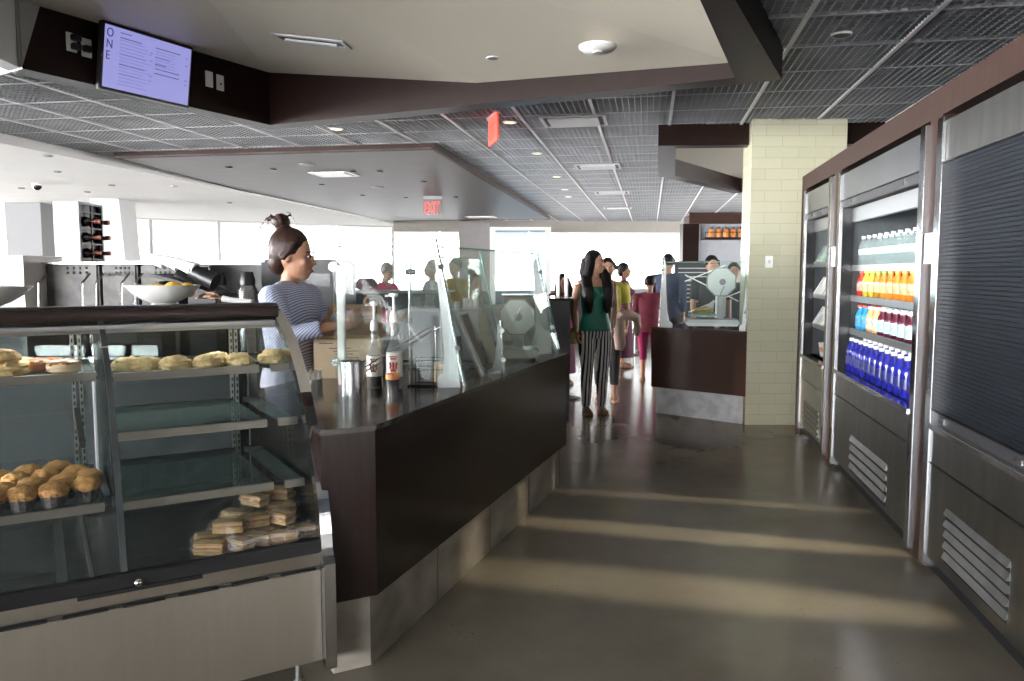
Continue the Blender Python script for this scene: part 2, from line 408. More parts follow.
# hanging veneer slab
sl = thing('ceiling_panel_raft', 'hanging grey brown veneer ceiling raft with a dark walnut rim, above the counter', 'ceiling panel', (-2.5,12,2.78))
slab = [(-4.66,9.40),(-.836,8.722),(.957,20.089),(-4.0,21.0)]
m = MB(); m.slab(slab, 2.78, 2.80); m.build('underside', SLABM, sl)
m = MB()
ns = len(slab)
for i in range(ns):
    a = Vector(slab[i]); b = Vector(slab[(i+1)%ns]); d = (b-a).normalized(); nn = Vector((d.y,-d.x))*-.04
    P = [a,b,b+nn,a+nn]; m.hexa([(p.x,p.y,2.775) for p in P]+[(p.x,p.y,2.845) for p in P])
m.build('rim', RIMM, sl)

# second soffit by the tiled pier
s2 = thing('ceiling_soffit', 'dark brown soffit frame over the cream tiled pier with a tan recess', 'soffit', (2.5,9,2.65))
m = MB()
m.slab([(1.40,7.70),(5.0,7.5),(5.0,7.66),(1.60,7.86)], 2.655, 3.1)
m.slab([(1.40,7.70),(1.60,7.86),(2.045,10.05),(1.85,10.1)], 2.655, 3.1)
m.slab([(1.85,10.1),(2.045,10.05),(3.45,12.1),(3.4,12.3)], 2.655, 3.1)
m.slab([(3.45,12.1),(3.4,12.3),(5,11.6),(5,11.4)], 2.655, 3.1)
m.build('frame', BROWN, s2)
m = MB(); m.slab([(1.6,7.8),(5,7.6),(5,11.5),(3.45,12.15),(2.0,10.1)], 2.86, 2.9); m.build('ceiling_panel', TAN, s2)
m = MB(); m.slab([(4.2,18.9),(9,18.6),(9,18.8),(4.3,19.2)], 2.58, 2.9); tag(m.build('ceiling_beam', RIMM), 'thin dark walnut ceiling beam far back beyond the service station', 'beam')

# ------------------------------------------------------------------ ceiling fixtures
def downlight(x,y,z,label,r=.06,group=None,name='downlight'):
    t = thing(name, label, 'ceiling light', (x,y,z), group)
    m = MB(); m.lathe([(r*1.25,-.006),(r*1.25,0),(r,.0),(r,-.006)], (x,y,z), 18); m.build('trim_ring', WPLAS if z!=2.78 else MID, t, smooth=True)
    m = MB(); m.lathe([(r*.9,-.0075),(r*.9,-.004)], (x,y,z), 16); m.build('lens', MID if z != 2.85 else MATS['lamp_glow'], t)
    return t
mat('lamp_glow', (.9,.8,.6), .5, emit=(1,.8,.55), es=1.2)
for q,(x,y) in enumerate([(-2.337,4.0),(-.117,5.0)]): downlight(x,y,[2.985,2.765][q],['small round recessed light in the tan ceiling above the menu screen','small round recessed light in the tan ceiling near the frame'][q],.035)
t = thing('smoke_detector', 'large round white detector disc on the tan ceiling', 'smoke detector', (.50,4.74,2.745))
MB().lathe([(.11,0),(.11,-.012),(.09,-.03),(.0,-.034)], (.50,4.74,2.765), 24).build('body', WPLAS, t, smooth=True)
MB().lathe([(.035,-.030),(.03,-.042),(0,-.044)], (.50,4.74,2.765), 16).build('sensor', LGREY, t, smooth=True)
# linear vent in tan ceiling
def vent(x,y,z,w,h,label,name='air_vent',mm=LGREY,group=None):
    t = thing(name, label, 'air vent', (x,y,z), group)
    V = Fr((x,y), gn, gd)
    m = MB(); m.fbox(V,-w/2,w/2,-h/2,-h/2+.03,z-.012,z); m.fbox(V,-w/2,w/2,h/2-.03,h/2,z-.012,z); m.fbox(V,-w/2,-w/2+.03,-h/2,h/2,z-.012,z); m.fbox(V,w/2-.03,w/2,-h/2,h/2,z-.012,z)
    m.build('frame', mm, t)
    m = MB(); m.fbox(V,-w/2+.03,w/2-.03,-h/2+.03,h/2-.03,z-.004,z+.002); m.build('backing', DARK, t)
    m = MB(); m.fbox(V,-w/2+.07,w/2-.07,-h/2+.07,h/2-.07,z-.02,z-.008); m.build('plate', mm, t)
    return t
def zplane(A,B,C):
    n = (Vector(B)-Vector(A)).cross(Vector(C)-Vector(A)); return lambda x,y: A[2]-(n.x*(x-A[0])+n.y*(y-A[1]))/n.z
zf = zplane(P3(1),P3(2),cr)
vt = vent(-1.32,5.35,zf(-1.32,5.35),.5,.16,'white slot vent in the tan ceiling beside the brown soffit')
for ch in vt.children:
    for v in ch.data.vertices: v.co.z += zf(v.co.x-1.32, v.co.y+5.35)-zf(-1.32,5.35)
for i,(x,y,l) in enumerate([(.575,7.45,'largest grey air grille in the mesh ceiling, nearest to the brown soffit'),(1.14,10.63,'second grey air grille in the mesh ceiling row, counted away from the soffit'),(1.757,14.05,'third grey air grille in the mesh ceiling row, counted away from the soffit'),(2.3,17.4,'smallest grey air grille at the far end of the mesh ceiling row')]):
    vent(x,y,ZM-.006,.60,.5,l,group='air grilles in the mesh ceiling')
vent(-2.42,10.9,2.778,.55,.5,'white framed square vent set in the veneer raft',mm=WPLAS)
vent(-.75,19.3,2.778,.7,.5,'white square vent at the far end of the veneer raft',mm=WPLAS)
def disc(x,y,z,r,label,name,cat,mm,group=None):
    m = MB(); m.lathe([(r,0),(r,-.008),(r*.8,-.014),(0,-.015)], (x,y,z), 20); return tag(m.build(name, mm, smooth=True), label, cat, group)
disc(-2.534,9.917,2.78,.10,'large grey round speaker in the veneer raft next to the square vent','ceiling_speaker','speaker',MID)
disc(-2.105,12.57,2.78,.10,'second grey round speaker farther along the veneer raft','ceiling_speaker','speaker',MID)
for x,y in [(-3.6,10.2),(-3.1,10.4),(-2.1,10.6),(-1.75,10.6),(-1.3,11.8),(-2.9,12.2),(-1.0,14.2),(-1.9,14.3),(-2.6,13.9)]:
    disc(x,y,2.78,.045,'tiny dark downlight disc in the veneer raft','downlight','ceiling light',BLACK,'tiny downlights in the veneer raft')
for x,y in [(-5.2,9.0),(-5.9,10.4),(-6.0,12.0),(-6.9,13.0),(-5.1,12.1),(-5.3,15.0),(-4.9,17.5),(-7.6,12.4),(-7.3,15.2)]:
    disc(x,y,2.75,.05,'small downlight disc in the white perimeter ceiling','downlight','ceiling light',MID,'downlights in the white ceiling')
for q,(x,y) in enumerate([(-1.72,7.9),(-.02,7.55),(.3,9.5),(.66,11.8),(.9,13.6),(1.05,14.9)]):
    downlight(x,y,2.85,'small round white downlight set in the wire mesh ceiling',.055,'downlights in the mesh ceiling')
m = MB(); m.lathe([(.30,0),(.30,-.02),(.2,-.05),(0,-.06)], (3.1,24.5,2.73), 24); tag(m.build('ceiling_lamp', WPLAS, smooth=True), 'flat round white ceiling lamp beyond the far fascia', 'ceiling light')
t = thing('security_camera', 'small black dome camera under the white ceiling by the grey column', 'camera', (-7.0,11.8,2.75))
MB().lathe([(.07,0),(.075,-.03)], (-7.0,11.8,2.75), 16).build('mount', WPLAS, t, smooth=True)
MB().ball((-7.0,11.8,2.72), (.065,.065,.07)).build('dome', BLACKG, t, smooth=True)
# exit signs
t = thing('exit_sign', 'red EXIT sign facing the room, hanging under the veneer raft', 'exit sign', (-1.385,14,2.78))
MB().box(-1.55,-1.22,13.99,14.01,2.46,2.72).build('plate', glassmat('sign_acrylic', (.80,.80,.80), .05, haze=.12, hazecol=(.55,.5,.5)), t)
MB().box(-1.55,-1.22,13.98,14.02,2.72,2.775).build('housing', MID, t)
text('lettering', 'EXIT', .29, (-1.545,13.98,2.475), (1,0,0), (0,0,1), RED, t, xs=.47)
t = thing('exit_sign', 'red exit sign seen edge-on under the mesh ceiling beside the soffit', 'exit sign', (-.17,7.2,2.85))
X = Vector((-.085,.40,0)).normalized(); P0 = Vector((-.128,7.0,2.60))
q = [P0, P0+X*.42, P0+X*.42+Vector((0,0,.235)), P0+Vector((0,0,.235))]
MB().prism(q, (.012,.003,0)).build('plate', mat('exit_red_panel', (.75,.05,.03), .4, emit=(1,.08,.04), es=.7), t)
MB().hexa([tuple(P0+X*a+Vector((b,0,c))) for c in (.235,.26) for a,b in ((0,-.02),(.42,-.02),(.42,.03),(0,.03))]).build('housing', ALU, t)
text('lettering', 'EXIT', .2, P0+X*.41+Vector((-.004,-.001,.04)), -X, (0,0,1), RED, t, xs=.75)

# ------------------------------------------------------------------ menu screen
A0 = Vector((-2.905,4.786)); B0 = Vector((-1.983,6.602)); dx = (B0-A0).normalized(); nn = Vector((dx.y,-dx.x))   # towards room
def MS(a, w, z): p = A0+dx*a+nn*w; return (p.x,p.y,z)
t = thing('menu_screen', 'flat screen showing a lilac menu page, mounted on the dark brown soffit', 'screen', MS(.85,.05,2.64))
def MT(a, w, z): return MS(a, w+.005+(z-2.625)*.15, z)
a0,a1,z0,z1 = .475,1.185,2.625,3.045
m = MB(); m.hexa([MT(a0,.04,z0),MT(a1,.04,z0),MT(a1,.0,z0),MT(a0,.0,z0),MT(a0,.04,z1),MT(a1,.04,z1),MT(a1,.0,z1),MT(a0,.0,z1)]); m.build('bezel', BLACK, t, bevel=.004)
m = MB(); m.hexa([MT(a0+.02,.043,z0+.018),MT(a1-.018,.043,z0+.018),MT(a1-.018,.038,z0+.018),MT(a0+.02,.038,z0+.018),MT(a0+.02,.043,z1-.02),MT(a1-.018,.043,z1-.02),MT(a1-.018,.038,z1-.02),MT(a0+.02,.038,z1-.02)])
m.build('display', mat('lilac_display', (.05,.05,.07), .3, emit=(.25,.25,.55), es=1.0), t)
TX = mat('screen_text', (.02,.02,.06), .5, emit=(.05,.05,.15), es=.8); TXL = mat('screen_text_faint', (.1,.1,.2), .5, emit=(.17,.16,.45), es=.8)
xd = (dx.x,dx.y,0)
for i,ch in enumerate('ONE'): text('lettering', ch, .078, MT(a0+.030,.0445,2.955-.07*i), (dx.x,dx.y,0), (nn.x*.15,nn.y*.15,1), TX, t, xs=.8, depth=.002)
ln = MB(); lf = MB()
def line(mm, a, z, w, h): mm.hexa([MT(a,.0455,z),MT(a+w,.0455,z),MT(a+w,.043,z),MT(a,.043,z),MT(a,.0455,z+h),MT(a+w,.0455,z+h),MT(a+w,.043,z+h),MT(a,.043,z+h)])
for a,z,w in [(.13,2.995,.08),(.13,2.965,.16),(.13,2.865,.20),(.13,2.80,.19),(.13,2.74,.15),(.40,2.965,.20),(.40,2.905,.12),(.40,2.86,.09),(.40,2.83,.2),(.40,2.80,.2)]: line(ln, a0+a, z, w, .0045)
for i in range(14): line(lf, a0+.13, 2.95-.021*i, .18+.03*(i%3), .0035)
for i in range(6): line(lf, a0+.40, 2.945-.019*i, .16, .0035)
for z in (2.95,2.90,2.80,2.77): line(lf, a1-.06, z, .02, .008); line(lf, a0+.36, z-.03, .02, .008)
ln.build('menu_text', TX, t); lf.build('menu_text', TXL, t)
def plate(a, z, label, dark=0, w=.07, h=.115):
    t = thing('wall_plate', label, 'wall plate', MS(a,0,z))
    MB().hexa([MS(a-w/2,.008,z-h/2),MS(a+w/2,.008,z-h/2),MS(a+w/2,-.002,z-h/2),MS(a-w/2,-.002,z-h/2),MS(a-w/2,.008,z+h/2),MS(a+w/2,.008,z+h/2),MS(a+w/2,-.002,z+h/2),MS(a-w/2,-.002,z+h/2)]).build('cover', WPLAS, t, bevel=.003)
    return t
t = plate(.33,2.88,'white socket plate with plugged black adapters left of the screen')
for dz in (-.025,.03): MB().hexa([MS(.33+a,w,2.88+dz+z) for z in (-.018,.018) for a,w in ((-.01,.045),(.045,.045),(.045,.0),(-.01,.0))]).build('plug', BLACK, t, bevel=.004)
t = plate(.43,2.87,'white socket plate half hidden behind the screen edge')
MB().hexa([MS(.43+a,w,2.86+z) for z in (-.02,.02) for a,w in ((-.03,.04),(.02,.04),(.02,.0),(-.03,.0))]).build('plug', BLACK, t, bevel=.004)
t = plate(1.415,2.885,'blank white wall plate on the brown soffit, closest right of screen')
t = plate(1.52,2.88,'white wall plate with a small centre jack, right of the blank plate')
MB().ball(MS(1.52,.008,2.87),(.008,.008,.008),8,6).build('jack', BLACK, t)

# ------------------------------------------------------------------ cooler wall
cw = thing('cooler_surround', 'brown cladding frame around the row of built-in coolers', 'wall cladding', FR(2,0,0))
m = MB()
m.fbox(FR,-.17,7.6,0,.95,2.19,2.325)
for a,b in ((-.17,.05),(1.18,1.42),(3.315,3.485),(5.45,5.65),(7.4,7.6)): m.fbox(FR,a,b,0,.95,.0,2.19)
m.build('frame', BROWNF, cw)
m = MB(); m.fbox(FR,-.17,7.6,.03,.06,0,.085); m.build('kick_plate', BLACK, cw)
m = MB(); m.fbox(FR,-.1,7.5,.10,.9,2.0,2.18)
m.build('inner_header', BLACK, cw)
for a,l in ((1.20,'small white plate on the brown post between the first two coolers'),(3.33,'white plate on the brown post beside the shutter')):
    MBp = MB(); MBp.fbox(FR,a,a+.12,-.01,.0,1.49,1.64); tag(MBp.build('wall_plate', WPLAS, bevel=.002), l, 'wall plate')
def louvre(m, s0, s1, z0, z1, n, w=-.004):
    h = (z1-z0)/n
    for i in range(n):
        zb = z0+i*h+h*.38; zt = zb+h*.58
        m.cur = 0
        p = [FR(s0,w,zt),FR(s0,w-.013,zb),FR(s0,w,zb)]
        m.prism(p, tuple(Vector(FR(s1,0,0))-Vector(FR(s0,0,0))))
        m.cur = 1; m.fbox(FR, s0, s1, w-.0015, w+.002, zb-h*.40, zb); m.cur = 0
def cooler(s0, s1, label, shutter=False, base=.74, shelves=(), seam=.53, lv=None, nl=5, steel=STEELH):
    t = thing('refrigerated_cabinet', label, 'refrigerated cabinet', FR((s0+s1)/2,.4,0))
    for a,b in ((s0,s0+.075),(s1-.075,s1)): MB().fbox(FR,a,b,-.022,.06,.03,2.17).build('jamb', CHROME, t, bevel=.004)
    i0, i1 = s0+.075, s1-.075
    m = MB()
    m.fbox(FR,i0,i1,-.012,.05,seam+.004,base-.03); m.fbox(FR,i0,i1,-.012,.05,.085,seam-.004)
    pn = m.build('lower_panel', steel, t, bevel=.002)
    if lv:
        m = MB(); louvre(m, lv[0], lv[1], lv[2], lv[3], nl, -.012); m.build('vent_louvre', [DSTEEL, BLACK], t)
    m = MB(); m.fbox(FR,i0,i1,-.03,.10,base-.03,base); m.build('sill', CHROME, t, bevel=.004)
    m = MB(); m.fbox(FR,i0,i1,-.006,.12,1.965,2.15); m.build('shutter_hood', DSTEEL if shutter else mat('hood_steel',(.36,.37,.38),.3,1.,var=.06,vscale=3), t, bevel=.004)
    if shutter:
        m = MB(); n = 62; z = base+.045; h = (1.97-z)/n
        for k in range(n):
            m.prism([FR(i0,.03,z+k*h),FR(i0,.0272,z+k*h+h*.2),FR(i0,.0272,z+k*h+h*.8),FR(i0,.03,z+k*h+h)], tuple(Vector(FR(i1,0,0))-Vector(FR(i0,0,0))))
        m.fbox(FR,i0,i1,.03,.04,z,1.97); m.build('roller_shutter', SHUT, t)
        m = MB(); m.fbox(FR,i0,i1,.0,.04,base+.0,base+.05); bb = m.build('bottom_bar', DARK, t, bevel=.003)
        for c in (i0+.12,(i0+i1)/2,i1-.12):
            MB().fbox(FR,c-.035,c+.035,-.012,.0,base+.015,base+.038).build('latch', STEEL, bb, bevel=.003)
    else:
        m = MB(); m.fbox(FR,i0,i1,.0,.07,1.905,1.96); rl = m.build('shutter_rail', DARK, t, bevel=.003)
        for c in (i0+.3,i1-.3): MB().fbox(FR,c-.02,c+.02,-.012,.0,1.92,1.945).build('latch', CHROME, rl)
        m = MB(); m.fbox(FR,i0+.05,i1,.05,.09,1.80,1.90); m.build('light_valance', ALU, t, bevel=.003)
        m = MB(); m.fbox(FR,i0-.05,i0+.02,.02,.8,base,1.95); m.fbox(FR,i1-.02,i1+.05,.02,.8,base,1.95); m.fbox(FR,i0,i1,.78,.82,base,1.95); m.fbox(FR,i0,i1,.12,.8,1.93,1.96)
        m.build('liner', mat('cooler_liner', (.10,.11,.115), .3, .3, var=.1), t)
        m = MB(); m.fbox(FR,i0+.02,i1-.02,.03,.78,base-.01,base+.0); m.build('deck', STEEL, t)
        MB().fbox(FR,i0,i0+.05,-.008,.07,base,1.91).build('guide_rail', BLACK, t)
        MB().fbox(FR,i1-.012,i1,-.008,.03,base,1.91).build('guide_rail', BLACK, t)
        for z in shelves:
            m = MB(); m.fbox(FR,i0+.02,i1-.02,.075,.7,z-.012,z); sh = m.build('shelf', STEEL, t)
            MB().fbox(FR,i0+.02,i1-.02,.065,.08,z-.038,z+.004).build('price_rail', ALU, sh)
    return t
U1 = cooler(.05,1.18,'narrow steel open cooler of packed sandwiches, next to the tiled pier',base=.72,shelves=(1.0,1.26,1.53),seam=.50,lv=(.33,.97,.10,.33),nl=5,steel=mat('olive_steel',(.52,.52,.47),.35,.9,var=.04))
U2 = cooler(1.42,3.315,'wide steel open cooler stocked with bottled drinks',base=.745,shelves=(1.045,1.28,1.495),seam=.56,lv=(2.03,2.87,.12,.365),nl=4,steel=DSTEEL)
U3 = cooler(3.485,5.45,'steel cabinet closed by a dark roller shutter',shutter=True,base=.735,seam=.54,lv=(3.80,4.46,.14,.39),nl=5,steel=DSTEEL)
U4 = cooler(5.65,7.4,'steel cabinet closed by a roller shutter beyond the photo edge',shutter=True,base=.735,seam=.54,lv=(6.0,6.7,.14,.39),nl=5,steel=DSTEEL)
# LED strip inside drinks cooler hood
def area(name, loc, rot, sx, sy, power, col=(1,1,1), spread=None):
    l = bpy.data.lights.new(name, 'AREA'); l.shape = 'RECTANGLE'; l.size = sx; l.size_y = sy; l.energy = power; l.color = col
    if spread: l.spread = spread
    o = bpy.data.objects.new(name, l); COL.objects.link(o); o.location = loc; o.rotation_euler = rot; return o
fa = math.atan2(-.984,-.1784)
area('cooler_lamp', FR(2.35,.12,1.90), (R(18),0,fa), 1.5,.04, 2.2, (.95,1,1))
area('cooler_lamp', FR(.6,.12,1.90), (R(18),0,fa), .8,.04, 1.2, (.95,1,1))
for z in (1.46,1.24,1.0):
    area('cooler_lamp', FR(2.35,.09,z), (R(25),0,fa), 1.5,.02, .7, (.97,1,1))

# bottles ------------------------------------------------------------
CLEARB = glassmat('clear_bottle', (.86,.93,.92), .22, rough=.05, haze=.2, hazecol=(.62,.70,.69))
def bottle_kind(name, label, group, h, r, bodym, capm, labm=None, lz=(.3,.6), neck=.35, cat='bottle', labm2=None):
    t = thing(name, label, cat, (0,0,0), group)
    nr = r*neck
    MB().lathe([(r*.9,0),(r,.006),(r,h*.60),(r*.93,h*.68),(r*.6,h*.80),(nr,h*.87),(nr,h*.92)], (0,0,0), 12).build('body', bodym, t, smooth=True)
    MB().lathe([(nr*1.2,h*.91),(nr*1.2,h),(0,h)], (0,0,0), 10).build('cap', capm, t, smooth=True)
    if labm:
        MB().lathe([(r*1.02,h*lz[0]),(r*1.02,h*lz[1])], (0,0,0), 12).build('wrapper', labm, t, smooth=True)
    return t
def put(first, spots, used=None, zr=0):
    for i,p in enumerate(spots):
        if i == 0 and first not in USED: first.location = p; USED.append(first)
        else: dup(first, p)
USED = []
capW = mat('white_cap', (.85,.85,.83), .4); capO = mat('orange_cap', (.8,.28,.05), .4); capY = mat('yellow_cap', (.8,.62,.05), .4); capG = mat('green_cap', (.2,.4,.08), .4); capR = mat('red_cap', (.55,.04,.03), .4)
def liq(name, c): return mat(name, c, .12, var=.1, vscale=30, coat=.5)
wb_ = bottle_kind('water_bottle','clear plastic water bottle in the rows on the top shelf of the drinks cooler','water bottles on the top shelf',.205,.032,CLEARB,capW,mat('pale_teal_label',(.38,.55,.56),.4),(.36,.56))
put(wb_, [FR(1.60+.142*i+.02*r,.125+.10*r,1.496) for r in range(2) for i in range(12)])
jsp = [('red','capR',(.45,.03,.02),capR,(.6,.3,.2),[0]),('yellow green','capY',(.55,.42,.05),capY,(.45,.5,.2),[1,2]),('amber','capY',(.50,.22,.03),capG,(.5,.45,.15),[3,4]),('deep orange','capO',(.75,.20,.02),capO,(.75,.35,.15),[5,6,7,8]),('bright yellow','capY',(.85,.50,.03),capY,(.8,.75,.25),[9,10])]
for nm,_,c,cp,lc,idx in jsp:
    b = bottle_kind('juice_bottle', nm+' juice bottle on the second shelf of the drinks cooler', nm+' juices on the second shelf', .178,.034,liq('juice_'+nm.replace(' ','_'),c),cp,mat('wrapper_'+nm.replace(' ','_'),lc,.4,var=.3,vscale=40),(.2,.5),.5)
    put(b, [FR(1.60+.142*i+.0*r,.125+.085*r,1.281) for r in range(2) for i in idx])
dsp = [('bright blue sports drink',(.02,.30,.55),capR,(.05,.35,.6),[0,1]),('pale peach drink',(.75,.45,.20),capW,(.7,.6,.45),[2,3]),('dark purple drink with light blue wrapper',(.10,.01,.03),capW,(.45,.72,.80),[4,5,6,7,8]),('golden drink with red and white wrapper',(.70,.42,.05),capW,(.75,.25,.15),[9,10])]
for nm,c,cp,lc,idx in dsp:
    b = bottle_kind('drink_bottle', nm+' bottle, third shelf of the drinks cooler', nm+' bottles on the third shelf', .17,.036,liq('liquid_'+nm.split()[0]+nm.split()[1],c),cp,mat('wrap_'+nm.split()[0]+nm.split()[1],lc,.4,var=.35,vscale=35),(.12,.55),.55)
    put(b, [FR(1.60+.142*i,.125+.085*r,1.046) for r in range(2) for i in idx])
bb = bottle_kind('water_bottle','cobalt blue glass bottle with white cap on the cooler deck','cobalt blue bottles on the cooler deck',.235,.036,mat('cobalt_glass',(.012,.015,.30),.08,coat=.8,var=.3,vscale=14),capW,None,neck=.38)
MB().lathe([(.0368,.05),(.0368,.11)], (0,0,0), 12).build('wrapper', mat('dark_navy_label',(.02,.025,.16),.3,var=.6,vscale=30), bb, smooth=True)
put(bb, [FR(1.60+.128*i+.03*r,.07+.085*r,.7455) for r in range(3) for i in range(13)])
# packed sandwiches in narrow cooler
def wedge(name,label,group,bm_,fm):
    t = thing(name,label,'packed food',(0,0,0),group)
    MB().prism([(0,-.055,0),(0,.055,0),(0,.055,.13),(0,.03,.15)],(.06,0,0)).build('box', bm_, t, bevel=.003)
    MB().prism([(-.002,-.035,.012),(-.002,.045,.012),(-.002,.045,.11)],(.064,0,0)).build('filling', fm, t)
    return t
w1_ = wedge('sandwich_pack','white sandwich wedge pack on the middle shelves of the narrow cooler','sandwich wedges in the narrow cooler',WPLAS,mat('bread_filling',(.55,.40,.22),.7,var=.4,vscale=40))
w2_ = wedge('salad_pack','clear salad pack on the top shelf of the narrow cooler','salad packs in the narrow cooler',CLEARB,mat('salad_green',(.22,.26,.12),.7,var=.6,vscale=50))
for i,z in enumerate((1.001,1.261,1.531)):
    for k in range(8):
        src = w2_ if z > 1.5 else w1_
        p = FR(.25+.105*k,.10,z); rz = fa+R(8*(k%3))
        if src not in USED: src.location = p; src.rotation_euler = (0,0,rz); USED.append(src)
        else: dup(src, p, rz)
tb_ = thing('food_tub','round white tub on the lowest deck of the narrow cooler','tub',FR(.5,.15,.721),'tubs in the narrow cooler')
q = FR(.5,.15,0)
MB().lathe([(.045,.721),(.058,.82),(.062,.825),(.062,.835),(0,.837)],(q[0],q[1],0),18).build('tub', WPLAS, tb_, smooth=True)
MB().lathe([(.0535,.76),(.0575,.80)],(q[0],q[1],0),18).build('band', mat('tub_label',(.6,.3,.2),.5,var=.4,vscale=30), tb_, smooth=True)
for s_ in (.66,.82,.34): dup(tb_, FR(s_,.15,.721))


# ------------------------------------------------------------------ service counter
C0 = (-.486,2.78); cs = (.3224,.9465); cn = (-.9465,.3224)
CF = Fr(C0, cs, cn); CL = 2.67
sc = thing('service_counter','dark brown service counter with glossy top and stone kick beside the bakery case','counter',CF(1.2,.4,0))
poly = [CF(0,0,0)[:2], CF(CL,0,0)[:2], CF(CL,.95,0)[:2], (-1.212,3.595), (-.663,2.687)]
def inset(poly, d):
    n = len(poly); out = []
    for i in range(n):
        p0,p1,p2 = Vector(poly[i-1]),Vector(poly[i]),Vector(poly[(i+1)%n])
        e1 = (p1-p0).normalized(); e2 = (p2-p1).normalized(); n1 = Vector((-e1.y,e1.x)); n2 = Vector((-e2.y,e2.x))
        b = (n1+n2); out.append(tuple(p1+b*d/(b.dot(n1))))
    return out
m = MB(); m.slab(poly, .885, .905); m.build('countertop', TOPM, sc, bevel=.003)
m = MB(); m.slab(inset(poly,.004), .28, .885); m.build('body_panel', BROWNV, sc)
m = MB(); m.slab(inset(poly,.045), .0, .28); m.build('stone_kick', STONE, sc)
m = MB()
for s_ in (.62,1.28,1.95,2.55): m.fbox(CF,s_-.002,s_+.002,.042,.05,.0,.28)
m.build('kick_joint', mat('stone_joint',(.16,.14,.11),.7), sc)

# ------------------------------------------------------------------ bakery display case
EO = (-.65,2.66); EF = Fr(EO, (-.857,-.515), (-.515,.857))
prof = [(.0,.515),(.009,.543),(.035,.66),(.104,.823),(.157,.922),(.246,1.056),(.369,1.175),(.49,1.248),(.60,1.29)]
def pd(z):
    for (d0,z0),(d1,z1) in zip(prof, prof[1:]):
        if z0 <= z <= z1: return d0+(d1-d0)*(z-z0)/(z1-z0)
    return 0
LC = 2.3
dc = thing('bakery_display_case','curved glass bakery display case with steel base','display case',EF(1.1,.5,0))
def shell(m, pr, s0, s1, th):
    n = len(pr); out = []
    for i,(d,z) in enumerate(pr):
        a = Vector(pr[max(i-1,0)]); b = Vector(pr[min(i+1,n-1)]); t = (b-a).normalized(); nn = Vector((t.y,-t.x))
        out.append((d+nn.x*th, z+nn.y*th))
    poly = list(pr)+out[::-1]
    for i in range(n-1):
        m.hexa([EF(s0,*pr[i]),EF(s1,*pr[i]),EF(s1,*out[i]),EF(s0,*out[i]),EF(s0,*pr[i+1]),EF(s1,*pr[i+1]),EF(s1,*out[i+1]),EF(s0,*out[i+1])])
def fine(pr, k=3):   # Catmull smoothing
    P = [Vector(p) for p in pr]; out = []
    for i in range(len(P)-1):
        p0 = P[max(i-1,0)]; p1 = P[i]; p2 = P[i+1]; p3 = P[min(i+2,len(P)-1)]
        for j in range(k):
            t = j/k; out.append(tuple(.5*((2*p1)+(p2-p0)*t+(2*p0-5*p1+4*p2-p3)*t*t+(3*p1-p0-3*p2+p3)*t**3)))
    out.append(tuple(P[-1])); return out
FP = fine(prof)
# base
m = MB(); m.fbox(EF,.012,LC,.0,.012,.10,.425); m.build('front_panel', mat('case_panel_steel',(.70,.65,.57),.36,1.,var=.02,vscale=3,stretch=(14,14,1)), dc, bevel=.003)
m = MB(); m.fbox(EF,.012,LC,.012,.95,.10,.47); m.build('base_cabinet', DSTEEL, dc)
m = MB(); m.prism([EF(.012,.03,.425),EF(.012,.008,.44),EF(.012,.0,.492),EF(.012,.05,.492)], tuple(Vector(EF(LC,0,0))-Vector(EF(.012,0,0)))); m.build('sill', MATS['case_panel_steel'], dc)
m = MB()
for i in range(14): m.fbox(EF,.03+.16*i,.03+.16*i+.12,-.003,.008,.427,.433)
m.build('vent_slot', BLACK, dc)
m = MB(); m.fbox(EF,.012,LC,-.012,.02,.488,.535); rl = m.build('bottom_rail', BLACK, dc, bevel=.004)
q = EF(.585,-.014,.503); MB().ball(q,(.014,.014,.014)).build('lock', CHROME, rl, smooth=True)
MB().fbox(EF,.40,.75,-.014,.0,.478,.490).build('pull', BLACK, rl)
for a in (.08,2.1):
    for dd in (.07,.85):
        q = EF(a,dd,0); MB().lathe([(.018,0),(.018,.012),(.011,.014),(.011,.10)], (q[0],q[1],0), 12).build('foot', ALU, dc, smooth=True)
# end frame
def endframe(s0, s1):
    m = MB()
    low = [(-.03,.085),(-.035,.12),(-.035,.45),(-.02,.475),(-.008,.50)]
    pr = low + [(d-.012, z+.006) for d,z in FP[3:]] + [(.72,1.322)]
    n = len(pr); w = .035
    inn_ = []
    for i,(d,z) in enumerate(pr):
        a = Vector(pr[max(i-1,0)]); b = Vector(pr[min(i+1,n-1)]); t = (b-a).normalized(); inn_.append((d+t.y*w, z-t.x*w))
    for i in range(n-1):
        m.hexa([EF(s0,*pr[i]),EF(s1,*pr[i]),EF(s1,*inn_[i]),EF(s0,*inn_[i]),EF(s0,*pr[i+1]),EF(s1,*pr[i+1]),EF(s1,*inn_[i+1]),EF(s0,*inn_[i+1])])
    m.fbox(EF,s0,s1,-.03,.95,.075,.11)
    return m.build('end_frame', CHROME, dc, smooth=False)
endframe(-.028,.012)
m = MB(); m.fbox(EF,-.02,.01,-.0,.95,.10,.50); m.build('end_panel', STEELH, dc)
# end glass
pl = [EF(-.005,d+.02,z) for d,z in FP]+[EF(-.005,.95,1.29),EF(-.005,.95,.5),EF(-.005,.03,.5)]
MB().prism(pl, tuple(Vector(EF(.003,0,0))-Vector(EF(-.005,0,0)))).build('end_glass', GCASE, dc)
m = MB(); shell(m, FP, .013, .618, .006); m.build('front_glass', GCASE, dc, smooth=True)
m = MB(); shell(m, FP, .624, LC, .006); m.build('front_glass', GCASE, dc, smooth=True)
m = MB(); shell(m, [(d+.002,z-.002) for d,z in FP], .612, .630, .012); m.build('glass_joint', mat('joint_grey',(.10,.11,.115),.3,.5), dc, smooth=True)
